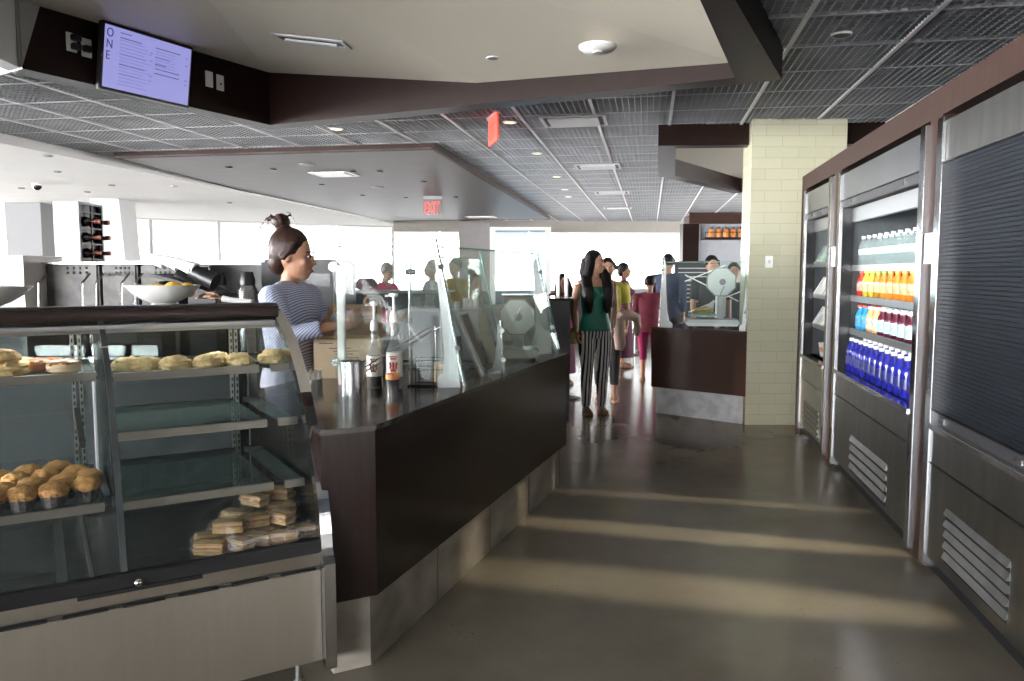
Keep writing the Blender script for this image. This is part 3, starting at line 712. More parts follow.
# partition glass inside
pl = [EF(.628,d+.03,z-.01) for d,z in FP]+[EF(.628,.93,1.27),EF(.628,.93,.5),EF(.628,.04,.5)]
MB().prism(pl, tuple(Vector(EF(.634,0,0))-Vector(EF(.628,0,0)))).build('partition_glass', glassmat('partition_glass', (.72,.78,.78), .35, haze=.03, hazecol=(.3,.34,.35)), dc)
# black top bullnose, top
m = MB(); tp = [EF(-.01,d,z) for d,z in ((.585,1.262),(.562,1.275),(.556,1.295),(.562,1.315),(.585,1.326),(.70,1.326),(.72,1.31),(.70,1.262))]
m.prism(tp, tuple(Vector(EF(LC,0,0))-Vector(EF(-.01,0,0)))); m.build('top_rail', mat('dark_bronze_rail',(.018,.011,.009),.25,0.,spec=.35), dc, smooth=True)
m = MB(); m.fbox(EF,.0,LC,.68,.97,1.296,1.312); m.build('top_panel', STEEL, dc, bevel=.003)
m = MB(); m.fbox(EF,.02,LC,.50,.56,1.235,1.262); m.build('lamp_housing', ALU, dc)
m = MB(); m.fbox(EF,.62,.64,.30,.52,1.20,1.206); m.build('clip', CHROME, dc)
# rear frame & doors
m = MB()
for a in (.0,.595,1.15,1.72,2.26): m.fbox(EF,a,a+.035,.915,.955,.5,1.30)
m.fbox(EF,0,LC,.915,.955,1.262,1.30); m.fbox(EF,0,LC,.915,.955,.5,.54)
m.build('rear_frame', DSTEEL, dc)
m = MB(); m.fbox(EF,.03,.60,.925,.930,.54,1.262); m.build('rear_door_glass', glassmat('rear_glass',(.30,.33,.33),.05,haze=.0,hazecol=(.35,.4,.4)), dc)
m = MB(); m.fbox(EF,.64,LC,.925,.930,.54,1.262); m.build('rear_door_glass', MATS['rear_glass'], dc)
m = MB(); m.fbox(EF,.02,LC,.03,.93,.485,.505); m.build('deck', mat('case_deck_steel',(.32,.31,.29),.25,.9,var=.05), dc)
m = MB()
for a in (.095,.115,.675,.70,1.8): m.fbox(EF,a,a+.013,.83,.845,.52,1.26)
sdd = m.build('shelf_standard', ALU, dc)
m = MB()
for a in (.095,.115,.675,.70):
    for i in range(26): m.fbox(EF,a+.004,a+.009,.827,.832,.56+.027*i,.575+.027*i)
m.build('slot', BLACK, sdd)
# shelves : (s0,s1,dfront,z)
SH = [(.125,.605,.33,1.105),(.125,.605,.235,.918),(.125,.605,.165,.705),(.015,.085,.33,1.105),(.015,.085,.235,.918),(.015,.085,.165,.705),(.655,1.72,.33,1.113),(.655,1.72,.20,.702)]
for a,b,d,z in SH:
    m = MB(); m.fbox(EF,a,b,d+.012,.82,z-.006,z); sh = m.build('shelf', GSHELF, dc)
    MB().fbox(EF,a,b,d-.004,d+.014,z-.022,z+.006).build('shelf_lip', mat('lip_metal',(.42,.40,.37),.35,.9), sh, bevel=.002)
    MB().fbox(EF,a,b,.80,.82,z-.02,z+.004).build('rear_rail', DARK, sh)
    for c in ((a,) if b-a < .2 else (a,b)):
        MB().prism([EF(c-.006,d+.01,z-.008),EF(c-.006,.83,z-.008),EF(c-.006,.83,z-.06),EF(c-.006,d+.03,z-.022)], tuple(Vector(EF(.012,0,0))-Vector(EF(0,0,0)))).build('bracket', DARK, sh)
# angled empty bracket in left bay
MB().prism([EF(.69,.83,.93),EF(.69,.45,.865),EF(.69,.45,.845),EF(.69,.83,.87)], tuple(Vector(EF(.02,0,0))-Vector(EF(0,0,0)))).build('bracket', DARK, dc)
MB().fbox(EF,.77,.80,.06,.9,.507,.512).build('deck_rail', ALU, dc); MB().fbox(EF,.70,.71,.06,.9,.507,.517).build('deck_rail', ALU, dc)
area('case_lamp', EF(1.15,.53,1.232), (0,0,math.atan2(-.515,-.857)), 2.1,.04, 5, (1,.97,.9))

# ---- pastries
SC1 = mat('scone_crust',(.50,.33,.13),.75,var=.25,vscale=60,bump=.5,bscale=90,col2=(.66,.50,.26))
SC2 = mat('scone_pale',(.62,.46,.20),.8,bump=.5,bscale=90,vscale=70,col2=(.80,.66,.38))
BUN = mat('glazed_bun',(.27,.09,.03),.3,vscale=30,col2=(.45,.20,.08),bump=.3)
BUNS = mat('bun_side',(.62,.47,.30),.6,vscale=30,col2=(.70,.55,.38))
MUF = mat('muffin_top',(.42,.20,.06),.7,vscale=45,col2=(.60,.33,.12),bump=.5,bscale=80)
CUPM = mat('dark_muffin_cup',(.02,.018,.02),.5,vscale=80,col2=(.14,.13,.14))
LL = lambda s,d,z: EF(s,d,z)
def scone(s,d,z,rx,ry,rz_,mm,label,rot=0,group=None,seed=1,name='scone'):
    p = EF(s,d,z); m = MB(); m.ball((0,0,rz_*.55),(rx,ry,rz_),22,14,disp=.28,seed=seed,dsc=3.2)
    m.v = [(x,y,max(0,zz)) for x,y,zz in m.v]
    o = m.build(name, mm, smooth=True); o.location = p; o.rotation_euler = (0,0,rot); return tag(o,label,'pastry',group)
scone(.905,.44,1.114,.060,.05,.030,SC1,'golden scone lying flat at the bottom of the two stacked by the case edge',.3,seed=2)
o = scone(.925,.46,1.150,.058,.05,.030,SC1,'golden scone resting on top of another in the left bay of the case',.8,seed=4)
scone(.875,.55,1.114,.055,.05,.030,SC1,'golden scone behind the stacked pair on the top shelf',.1,seed=9)
for s_,d,l,sd in ((.795,.50,'dark glazed round bun behind the pale one on the top shelf',3),(.745,.42,'glazed round bun with pale side in front on the top shelf',5)):
    t = thing('glazed_bun', l, 'pastry', EF(s_,d,1.114))
    q = EF(s_,d,1.114); m = MB(); m.lathe([(.040,0),(.052,.008),(.054,.025),(.046,.036)], q, 22); m.build('bun_side', BUNS if s_ < .77 else BUN, t, smooth=True)
    m = MB(); m.ball((q[0],q[1],q[2]+.032),(.050,.050,.014),20,10,disp=.3,seed=sd,dsc=5); m.build('glaze', BUN, t, smooth=True)
MUP = [(.88,.25),(.795,.25),(.70,.28),(.94,.33),(.855,.36),(.765,.35),(.69,.38),(.90,.46),(.815,.46),(.725,.47),(.865,.56),(.775,.57),(.955,.52),(.965,.24)]
MUL = ['muffin in the front row second from the case seam side','muffin in the front row third from the partition','muffin in the front row closest to the glass partition']
mt = thing('muffin','golden muffin in a dark paper cup among the cluster on the lower shelf','muffin',EF(*MUP[0],.703),'muffins on the lower shelf')
q = EF(*MUP[0],.703)
m = MB(); n = 24
vs = []; 
for zz,rr in ((0,.028),(.052,.040)):
    for i in range(n): a = 2*PI*i/n; r_ = rr*(1+.05*(i%2)); vs.append((q[0]+r_*math.cos(a),q[1]+r_*math.sin(a),q[2]+zz))
m.add(vs, [(i,(i+1)%n,n+(i+1)%n,n+i) for i in range(n)]+[tuple(range(n-1,-1,-1)),tuple(range(n,2*n))]); m.build('paper_cup', CUPM, mt)
m = MB(); m.ball((q[0],q[1],q[2]+.054),(.044,.044,.028),22,14,disp=.18,seed=3,dsc=3.5); m.build('crown', MUF, mt, smooth=True)
for i,p in enumerate(MUP[1:]): dup(mt, EF(*p,.703), i*1.1)
for i,(s_,d) in enumerate([(.545,.44),(.50,.42),(.40,.40),(.29,.40),(.245,.47),(.18,.40),(.055,.42),(.03,.48)]):
    scone(s_,d,1.106,.058,.048,.030,SC2,'pale sugared scone in the row on the top shelf, right bay',.4*i,'pale scones on the top shelf',seed=i+11)
# wrapped sandwiches on the deck
WR = glassmat('cling_film',(.93,.92,.88),.10,rough=.25,haze=.08,hazecol=(.8,.78,.72))
BR = mat('sandwich_bread',(.48,.28,.11),.8,vscale=30,col2=(.62,.42,.20)); FIL = mat('sandwich_filling',(.30,.08,.05),.6,vscale=40,col2=(.45,.28,.10))
t = thing('wrapped_sandwich','half sandwich in cling film, in the heap on the case deck','sandwich',EF(.35,.12,.506),'wrapped sandwiches on the deck')
q = Vector(EF(.35,.12,.506))
def bx(m,c,sx,sy,sz): c = Vector(c)+q; m.box(c.x-sx/2,c.x+sx/2,c.y-sy/2,c.y+sy/2,c.z-sz/2,c.z+sz/2)
m = MB(); bx(m,(0,0,.010),.10,.055,.014); bx(m,(0,0,.036),.10,.055,.014); m.build('bread', BR, t, bevel=.004)
m = MB(); bx(m,(0,0,.023),.104,.060,.012); m.build('filling', FIL, t, bevel=.003)
m = MB(); m.ball(tuple(q+Vector((0,0,.024))),(.068,.042,.030),22,12,disp=.35,seed=8,dsc=5); m.build('cling_film', WR, t, smooth=True)
SP = [(.26,.11,0),(.19,.13,0),(.11,.10,0),(.33,.22,0),(.24,.22,0),(.15,.22,0),(.28,.17,.048),(.19,.19,.048),(.10,.18,.048),(.23,.28,.048),(.12,.30,.0),(.07,.29,.048),(.16,.30,.092),(.07,.33,.095),(.04,.13,0)]
for i,(s_,d,z) in enumerate(SP): dup(t, EF(s_,d,.506+z), -.5+.35*(i%4))

# ------------------------------------------------------------------ items on top of the case
def bowl(x,y,z,r,h,label):
    t = thing('fruit_bowl', label, 'bowl', (x,y,z))
    MB().lathe([(r*.30,0),(r*.33,.006),(r*.30,.012),(r*.52,h*.3),(r*.8,h*.62),(r,h),(r*.985,h*1.0),(r*.78,h*.65),(r*.5,h*.34),(0,h*.22)], (x,y,z), 40).build('bowl', WBOWL, t, smooth=True)
    return t
# case top at z 1.31; bowls on it
bowl(*EF(.10+.31,.80,1.3125)[:2],1.3125,.001,.001,'x') if False else None
bx_, by_ = -1.33,3.02
# small riser tray holding bowls
pL = EF(.375,.85,0); 
bowl(pL[0]-.0,pL[1]+.0,1.3125,.145,.085,'white porcelain bowl holding lemons on the case top')
LEM = mat('lemon_peel',(.85,.52,.06),.4,bump=.3,bscale=80,vscale=20,var=.1)
for i,(a,b,c,l) in enumerate([(-.02,.0,.062,'lemon poking out at the middle of the bowl'),(.045,.0,.070,'lemon beside the middle one in the bowl, nearest the sugar'),(.088,.03,.066,'lemon at the far rim of the bowl, half hidden'),(-.0,.06,.05,'lemon lying low behind the others in the bowl')]):
    o = MB().ball((0,0,0),(.038,.030,.030),16,10).build('lemon', LEM, smooth=True); o.location = (pL[0]+a,pL[1]+b,1.3125+c); o.rotation_euler = (0,.2*i,.8*i); tag(o,l,'lemon')
pL2 = EF(.98,.83,0); bowl(pL2[0],pL2[1],1.3125,.16,.085,'empty white porcelain bowl cut off by the photo edge')
q = EF(.165,.80,1.3125)
t = thing('whisk','wire balloon whisk with white handle lying on the case top','whisk',q)
d = Vector((.93,-.03,0)); w = Vector((.03,.93,0))
for i in range(9):
    a = PI*i/9; pts = []
    for k in range(9):
        u_ = k/8; rr = .026*math.sin(PI*min(1,u_*1.0))**.8 if 0<u_<1 else 0
        pts.append(Vector(q)+d*(-.11+.12*u_)+Vector((w.x*math.cos(a)*rr, w.y*math.cos(a)*rr, .028+math.sin(a)*rr)))
    MB().tube(pts,.0016,5).build('wire', mat('copper_wire',(.35,.18,.10),.3,.8), t)
MB().tube([Vector(q)+d*.01+Vector((0,0,.028)),Vector(q)+d*.05+Vector((0,0,.022)),Vector(q)+d*.14+Vector((0,0,.014))],[.014,.011,.012],10).build('handle', WPLAS, t, smooth=True)

# ------------------------------------------------------------------ guards
def support(pt, top, wbase, wtop, label, name='guard_support', dirv=None, group=None):
    # tapered steel plate, flared at the foot; pt base xyz, top xyz
    t = thing(name, label, 'guard support', pt)
    b = Vector(pt); tp = Vector(top); ax = tp-b; dv = Vector(dirv) if dirv else Vector((1,0,0)); dv.normalize()
    prof_ = [(0,wbase),(.06,wbase*.98),(.10,wbase*.72),(.25,wbase*.50),(.5,wbase*.36),(.75,wbase*.24),(.93,wtop),(1,wtop*.6)]
    L = [b+ax*k - dv*w_*.15 for k,w_ in prof_]; Rr = [b+ax*k - dv*w_ for k,w_ in prof_]
    nrm = dv.cross(ax).normalized()*.006
    m = MB(); n = len(L)
    for i in range(n-1):
        m.hexa([tuple(p) for p in (Rr[i]-nrm,L[i]-nrm,L[i]+nrm,Rr[i]+nrm,Rr[i+1]-nrm,L[i+1]-nrm,L[i+1]+nrm,Rr[i+1]+nrm)])
    m.build('blade', mat('light_steel_blade',(.74,.77,.77),.35,.1), t)
    m = MB(); m.tube([b+Vector((.0,0,0)),tp+ax*.06],.009,8); m.build('edge_bar', STEEL, t, smooth=True)
    for k in (.28,.86):
        c = b+ax*k; m = MB(); m.tube([c-nrm.normalized()*.03,c+nrm.normalized()*.03],.014,12); m.build('stud', CHROME, t, smooth=True)
    return t
def pane(pts, label, th=(0,.008,0), mm=GGUARD, name='sneeze_guard_pane', edge=True):
    t = thing(name, label, 'glass guard', pts[0])
    MB().prism([tuple(p) for p in pts], th).build('glass', mm, t)
    if edge:
        m = MB(); m.tube([Vector(pts[-2])+Vector(th)*.5,Vector(pts[-1])+Vector(th)*.5],.0042,6); m.build('polished_edge', GEDGE, t)
        m = MB(); m.tube([Vector(pts[1])+Vector(th)*.5,Vector(pts[2])+Vector(th)*.5],.0042,6); m.build('polished_edge', GEDGE, t)
    return t
SB = CF(.97,.055,.905); SM = CF(1.52,.055,.905); SD = CF(2.60,.055,.905); SA = (-.822,3.80,.905)
lean = Vector((-.13,.045,0))
def topof(p, h=.665, l=1.): return (p[0]+lean.x*l, p[1]+lean.y*l, p[2]+h)
support(SB, topof(SB,.66), .125, .02, 'leaning steel blade support at the front corner of the guard, beside the wire rack', dirv=(.98,.15,0))
support(SM, topof(SM,.27,.1), .085, .02, 'short pale blade support in the middle of the guard, in front of the slicer', dirv=(.98,.15,0))
support(SD, topof(SD,.63), .22, .04, 'pale blade support at the far end of the counter guard', dirv=(.98,.15,0))
# post A
t = thing('guard_post','bright upright steel post with round clamps behind the steel canister','guard post',SA)
MB().box(SA[0]-.018,SA[0]+.018,SA[1]-.018,SA[1]+.018,.905,1.475).build('post', mat('white_post',(.9,.9,.9),.3,.2), t, bevel=.004)
for z in (1.475,1.02): MB().tube([(SA[0]-.03,SA[1]-.03,z),(SA[0]-.02,SA[1]+.02,z)],.02,12).build('clamp', CHROME, t, smooth=True)
a = Vector(SA)+Vector((-.025,-.045,.045)); bq = Vector(SB)+Vector((-.0,-.03,.03)); bt = Vector(topof(SB,.665)); at_ = Vector((a.x,a.y,bt.z))
pane([a,bq,bt,at_], 'clear end pane of the sneeze guard, between bright post and leaning blade')
def up(p,l=1.,h=.665,o=.012): return Vector(topof(p,h,l))
pane([Vector(SB)+Vector((.01,0,.03)),Vector(SM)+Vector((.01,0,.03)),up(SM),up(SB)], 'long leaning guard pane, first along the counter front', (.008,-.003,0))
pane([Vector(SM)+Vector((.01,0,.03)),Vector(CF(CL-.06,.055,.905))+Vector((.01,0,.03)),up(CF(CL-.06,.055,.905)),up(SM)], 'leaning guard pane at the far end of the counter', (.008,-.003,0))
# rear guard poles + pane
for s_,l in ((1.55,'slim rear steel guard pole above the pale warmer'),(2.45,'slim rear steel guard pole beside the dial of the slicer')):
    p = CF(s_,.62,.905); t = thing('guard_post', l, 'guard post', p)
    MB().tube([p,(p[0],p[1],1.50)],.011,10).build('pole', STEEL, t, smooth=True)
    MB().tube([(p[0]-.02,p[1]-.02,1.45),(p[0]+.03,p[1]+.0,1.45)],.017,10).build('clamp', CHROME, t, smooth=True)
    MB().lathe([(.03,.905),(.03,.912),(.015,.918)],(p[0],p[1],0),14).build('foot', STEEL, t)
p1 = Vector(CF(1.5,.60,1.12)); p2 = Vector(CF(2.6,.60,1.12))
pane([p1,p2,p2+Vector((0,0,.42)),p1+Vector((0,0,.42))], 'rear upright guard pane parallel to the counter', (.008,-.003,0))

# ------------------------------------------------------------------ small things on the counter
def can(x,y):
    t = thing('canister','brushed steel open canister standing at the front of the counter','canister',(x,y,.905))
    MB().lathe([(.052,0),(.052,.145),(.058,.148),(.058,.152),(.050,.150),(.049,.01),(0,.01)],(x,y,.905),28).build('body', STEEL, t, smooth=True)
can(-.705,3.48)
def syrup(x,y,h,label,accent,liquid):
    t = thing('syrup_bottle', label, 'bottle', (x,y,.905)); c = (x,y,.905)
    MB().lathe([(.034,0),(.037,.01),(.037,h*.55),(.030,h*.64),(.020,h*.72),(.0155,h*.80),(.015,h)],c,20).build('bottle', glassmat('syrup_glass',(.88,.90,.90),.2,haze=.12,hazecol=(.8,.82,.82)), t, smooth=True)
    MB().lathe([(.033,.006),(.034,h*.22)],c,16).build('liquid', liquid, t, smooth=True)
    lb = MB().lathe([(.0378,h*.20),(.0378,h*.56)],c,24).build('wrapper', PAPER, t, smooth=True)
    m = MB()
    for k,(zz,w_) in enumerate(((.50,.9),(.47,.6),(.40,1.1),(.37,.9),(.34,1.0),(.30,.6))):
        for j in range(3):
            aa = -PI/2+.35*(j-1)*w_; m.ball((x+.0382*math.cos(aa),y+.0382*math.sin(aa),.905+h*zz),(.006,.002,.004 if zz>.45 else .007),8,6)
    m.build('print', accent, lb)
    MB().lathe([(.018,h),(.020,h+.02),(.014,h+.045),(.006,h+.05),(.006,h+.115),(.020,h+.118),(.021,h+.132),(.0,h+.134)],c,16).build('pump', WPLAS, t, smooth=True)
    MB().tube([(x,y,.905+h+.124),(x-.035,y-.02,.905+h+.12)],.005,8).build('spout', WPLAS, t)
syrup(-.652,3.73,.27,'slimmer syrup bottle with white wrapper and pump, beside the canister',mat('brown_print',(.22,.10,.06),.6),mat('dark_syrup',(.03,.015,.01),.2))
syrup(-.545,3.64,.315,'taller syrup bottle with red and yellow wrapper and pump',mat('red_print',(.45,.08,.06),.6),mat('clear_syrup',(.35,.33,.30),.2))
t = thing('yogurt_cup','small cup with pink and yellow label leaning against the taller syrup bottle','cup',(-.545,3.575,.905))
MB().lathe([(.025,0),(.03,.055),(.031,.058),(0,.058)],(-.545,3.575,.905),16).build('cup', STEEL, t, smooth=True)
MB().lathe([(.0315,.058),(.0315,.085),(0,.086)],(-.545,3.575,.905),16).build('lid', mat('pink_yellow_label',(.8,.12,.2),.5,vscale=30,col2=(.85,.6,.08)), t, smooth=True)
t = thing('sugar_caddy','small steel caddy full of white sugar packets near the case','caddy',(-.93,3.66,.905))
q = (-.93,3.66); MB().lathe([(.045,.0),(.048,.05),(.045,.05),(.043,.004),(0,.004)],(q[0],q[1],.905),20).build('holder', STEEL, t, smooth=True)
for i in range(9):
    a = i*.7; m = MB(); px_ = q[0]-.03+.0075*i; m.prism([(px_,q[1]-.025,.915),(px_+.002,q[1]+.022,.915),(px_+.004,q[1]+.024,.985+.006*(i%3)),(px_+.002,q[1]-.027,.982+.007*(i%2))],(.0025,0,0))
    m.build('packet', PAPER if i%3 else mat('pink_packet',(.75,.5,.45),.6), t)
# wire rack of biscuits with long tongs
WIRE = mat('black_wire',(.03,.03,.03),.3,.7)
t = thing('wire_rack','black wire rack holding stacked biscuits on the counter beside the blade support','rack',(-.38,3.80,.905))
rx0,rx1,ry0,ry1 = -.46,-.29,3.74,3.88
for z in (.925,.985,1.03):
    MB().tube([(rx0,ry0,z),(rx1,ry0,z),(rx1,ry1,z),(rx0,ry1,z),(rx0,ry0,z)],.0022,6).build('wire', WIRE, t)
for x_,y_ in ((rx0,ry0),(rx1,ry0),(rx1,ry1),(rx0,ry1),(-.375,ry0)):
    MB().tube([(x_,y_,.905),(x_,y_,1.05)],.0025,6).build('wire', WIRE, t)
MB().box(rx0-.04,rx1+.01,ry0-.01,ry1+.01,.906,.914).build('tray', BLACKG, t, bevel=.002)
t = thing('biscuit_stack','stack of tan biscuits held in the black wire rack','biscuits',(-.34,3.81,.915))
for i in range(13): MB().lathe([(.036,0),(.040,.003),(.036,.007)],(-.345+.002*(i%3),3.81,.9145+.0075*i),18).build('biscuit', mat('biscuit',(.60,.42,.20),.8,vscale=40,col2=(.7,.52,.28)), t, smooth=True)
t = thing('tall_wire_frame','slanting thin double wire frame rising over the counter toward the guard','wire frame',(-.5,3.7,.905))
P_ = Vector((-.70,3.60,1.00)); Q_ = Vector((-.40,3.68,1.185))
MB().tube([(-.70,3.60,.905),P_,Q_,(-.36,3.70,1.20),(-.355,3.70,.915)],.003,6).build('wire', STEEL, t)
MB().tube([(-.69,3.66,.905),P_+Vector((.02,.06,-.01)),Q_+Vector((.02,.06,-.015)),(-.34,3.74,1.19)],.003,6).build('wire', STEEL, t)
# glass jar tall (dark) beside
t = thing('coffee_jar','tall dark brown jar standing between the wire rack and the guard blade','jar',(-.365,4.02,.905))
MB().lathe([(.045,0),(.048,.02),(.048,.17),(.040,.19),(.042,.195),(.042,.22),(0,.222)],(-.30,4.0,.905),20).build('jar', mat('brown_jar',(.10,.05,.03),.2,var=.3), t, smooth=True)
# cardboard box
cx,cy,rzb = -.855,4.14,.10
BFm = Fr((cx,cy),(math.cos(rzb),math.sin(rzb)),(-math.sin(rzb),math.cos(rzb)))
t = thing('cardboard_box','open cardboard box with printed front being unpacked on the counter','box',(cx,cy,.905))
m = MB(); m.fbox(BFm,-.17,.17,-.12,-.116,.9055,1.11); m.build('front_side', CARDL, t)
m = MB(); m.fbox(BFm,-.17,.17,.116,.12,.9055,1.11); m.fbox(BFm,-.17,-.166,-.12,.12,.9055,1.11); m.fbox(BFm,.166,.17,-.12,.12,.9055,1.11); m.fbox(BFm,-.17,.17,-.12,.12,.9055,.909); m.build('side', CARD, t)
def flap(pts): MB().prism([BFm(*p) for p in pts],(.0,.003,.003)).build('flap', CARD, t)
flap([(-.17,-.12,1.11),(.17,-.12,1.11),(.15,-.20,1.135),(-.20,-.19,1.13)])
flap([(.17,-.12,1.11),(.17,.12,1.11),(.30,.14,1.24),(.29,-.10,1.20)])
flap([(-.17,.12,1.11),(.17,.12,1.11),(.16,.20,1.27),(-.12,.20,1.27)])
flap([(-.17,-.12,1.11),(-.17,.12,1.11),(-.23,.10,1.13),(-.24,-.10,1.11)])
m = MB()
for s_,w_,z in ((-.14,.07,1.085),(.09,.05,1.075),(-.09,.11,1.06),(-.07,.13,1.045),(-.06,.09,1.03)): m.fbox(BFm,s_,s_+w_,-.1215,-.120,z,z+.004)
for s_ in (-.06,-.02,.02): 
    m.fbox(BFm,s_,s_+.035,-.1215,-.120,.985,.988); m.fbox(BFm,s_,s_+.035,-.1215,-.120,1.012,1.015); m.fbox(BFm,s_,s_+.003,-.1215,-.120,.985,1.015); m.fbox(BFm,s_+.032,s_+.035,-.1215,-.120,.985,1.015)
m.build('printing', INK, t)

# pale warmer on the counter and things on it
WM = Fr(CF(1.35,.80,0)[:2], cs, (.9465,-.3224))
t = thing('food_warmer','pale grey box shaped food warmer under the guard pane','warmer',WM(.35,.2,.905))
x0 = -.60
m = MB(); m.box(-.66,-.42,4.62,5.0,.906,1.21); m.box(-.415,-.20,4.62,5.0,.906,1.21); m.build('body', mat('pale_enamel',(.62,.64,.66),.4,var=.03), t, bevel=.006)
m = MB(); m.box(-.67,-.19,4.60,5.02,1.205,1.222); m.build('lid', LGREY, t, bevel=.004)
for z in (.93,): MB().box(-.64,-.22,4.612,4.62,.92,.935).build('trim', STEEL, t)
for i,(x_,h_) in enumerate([(-.28,.07),(-.24,.06),(-.33,.05),(-.215,.075)]):
    m = MB(); m.lathe([(.014,0),(.016,h_),(0,h_)],(x_,4.75+.05*(i%2),1.2225),12); tag(m.build('small_cup', WPLAS, smooth=True),'tiny white cup standing in the row on top of the pale warmer','cup','tiny cups on the warmer')
# cream boards leaning
for i,(s_,l) in enumerate([(1.95,'cream upright menu board leaning under the guard pane'),(1.72,'narrow tan board leaning beside the cream board')]):
    p = Vector(CF(s_,.30,.906)); d = Vector(cs+(0,)); q = [p, p+d*.13, p+d*.13+Vector((-.09,.03,.30)), p+Vector((-.09,.03,.30))]
    tag(MB().prism(q,(.02,.008,0)).build('menu_board', mat('cream_board',(.66,.64,.52),.6) if i==0 else mat('tan_board',(.42,.38,.32),.5)), l, 'board')
def slicer(x,y,z,rz_,label,k=1.,hz=.34):
    t = thing('food_slicer', label, 'slicer', (0,0,0))
    EN = mat('white_enamel',(.72,.76,.74),.25,coat=.3,var=.02)
    m = MB(); m.box(-.27,.25,-.17,.17,.02,.085); m.build('base', EN, t, bevel=.015)
    for a,b in ((-.22,-.13),(.20,-.13),(-.22,.13),(.20,.13)): MB().lathe([(.02,0),(.018,.022)],(a,b,0),10).build('foot', BLACK, t)
    m = MB(); m.box(.04,.13,-.035,.05,.085,hz-.08); m.build('column', LGREY, t, bevel=.02)
    oc = []
    for i in range(8):
        a = PI/8+i*PI/4; oc.append((.075+.145*math.cos(a),-.075,hz+.145*math.sin(a)))
    m = MB(); m.prism(oc,(0,.05,0)); m.build('blade_guard', EN, t, bevel=.006)
    m = MB(); m.prism([(.075+(x_-.075)*1.07,-.066,hz+(z_-hz)*1.07) for x_,_,z_ in oc],(0,.03,0)); m.build('guard_rim', MID, t)
    m = MB(); m.tube([(.085,-.085,hz),(.085,-.074,hz)],.032,16); m.build('hub', MID, t, smooth=False)
    m = MB(); m.tube([(.075,-.02,hz),(.075,-.0,hz)],.14,28); m.build('blade', CHROME, t)
    m = MB(); m.prism([(-.24,-.14,.11),(.02,-.14,.11),(.05,.12,.12),(-.24,.12,.12)],(0,0,.014)); m.build('carriage', STEEL, t, bevel=.003)
    m = MB(); m.prism([(.02,.13,.10),(-.17,.13,.10),(.03,.13,.28)],(0,.02,0)); m.build('fence_plate', EN, t, bevel=.003)
    m = MB(); m.tube([(.04,-.09,.28),(.10,-.10,.42)],.006,8); m.build('handle', CHROME, t)
    t.location = (x,y,z); t.rotation_euler = (0,0,rz_); t.scale = (k,k,k)
    return t
p = CF(2.22,.27,.905); slicer(p[0],p[1],.905,.0,'octagonal faced food slicer behind the counter guard',.78)

# ------------------------------------------------------------------ right hand station
SF = Fr((1.476,8.059),(.766,-.64),(.64,.766))
t = thing('service_station','dark glossy brown service station with blue grey stone base beside the tiled pier','counter',SF(.5,.4,0))
MB().slab([(1.49,8.075),(2.205,7.462),(2.335,8.145),(2.05,8.75)],0,.275).build('stone_kick', STONE2, t)
MB().slab([(1.43,8.06),(2.207,7.40),(2.335,8.145),(2.05,8.79)],.275,.870).build('body_panel', mat('brown_gloss_panel',(.035,.020,.016),.06,coat=.6), t)
MB().slab([(1.425,8.06),(2.208,7.393),(2.337,8.147),(2.05,8.80)],.870,.890).build('countertop', TOPM, t, bevel=.003)
p = SF(.46,.32,.891); slicer(p[0],p[1],.891,-.15,'white octagonal slicer standing on the brown service station',1.,.46)
t = thing('produce_tray','shallow tray of green leaves and bread on the slicer carriage','tray',SF(.45,.27,1.02))
q = SF(.47,.28,1.016)
m = MB(); m.box(q[0]-.20,q[0]+.04,q[1]-.10,q[1]+.08,1.0165,1.026); m.build('tray', LGREY, t, bevel=.003)
m = MB()
for i in range(40): m.ball((q[0]-.19+.22*random.random(),q[1]-.09+.15*random.random(),1.036+.012*random.random()),(.02,.015,.007),7,5,disp=.5,seed=i)
tag(m.build('lettuce', mat('lettuce_green',(.16,.30,.08),.6,vscale=20,col2=(.30,.45,.15))), 'layer of shredded green lettuce in the tray by the slicer', 'lettuce', kind='stuff')
m = MB(); m.ball((q[0]-.07,q[1]+.02,1.075),(.10,.05,.022),16,8,disp=.15,seed=4); tag(m.build('bread_loaf', BR, smooth=True), 'flat tan bread loaf resting on the lettuce tray', 'bread')
pl_ = SF(.02,.02,.89); pr_ = SF(.93,.05,.89)
support(pl_, (pl_[0]+.06,pl_[1]+.12,1.56), .15,.03,'large white blade support at the open end of the station guard',dirv=(-.766,.64,0))
support(pr_, (pr_[0]+.06,pr_[1]+.12,1.50), .06,.02,'slim white blade support beside the tiled pier',dirv=(.766,-.64,0))
a = Vector(SF(.03,.03,.95)); b = Vector(SF(.90,.03,.95)); l_ = Vector((.07,.13,.60))
pane([a,b,b+l_,a+l_], 'clear leaning guard pane of the service station by the pier', (.005,.007,0))
p = SF(.40,.55,.89); t = thing('guard_post','slim white upright post behind the station slicer','guard post',p)
MB().box(p[0]-.015,p[0]+.015,p[1]-.015,p[1]+.015,.89,1.42).build('post', WPLAS, t, bevel=.003)
MB().box(p[0]-.03,p[0]+.03,p[1]-.03,p[1]+.03,.89,.90).build('foot', WPLAS, t)
for i,((a1,z1_),(a2,z2_)) in enumerate([((.0,1.35),(.45,1.52)),((.0,1.42),(.60,1.15)),((.05,1.02),(.75,1.30))]):
    tag(MB().tube([SF(a1,.60,z1_),SF(a2,.62,z2_)],.006,6).build('steel_rod', WPLAS), ['rising white rod behind station guard, from blade to post top','falling white rod crossing behind the station guard','long rising white rod low behind the station slicer'][i], 'rod')
t = thing('switch_plate','white switch plate on the cream tiled pier','switch plate',(2.62,7.41,1.5))
q = (2.40,7.405); MB().box(q[0]-.035,q[0]+.035,7.404,7.4165,1.49,1.60).build('cover', WPLAS, t, bevel=.003)
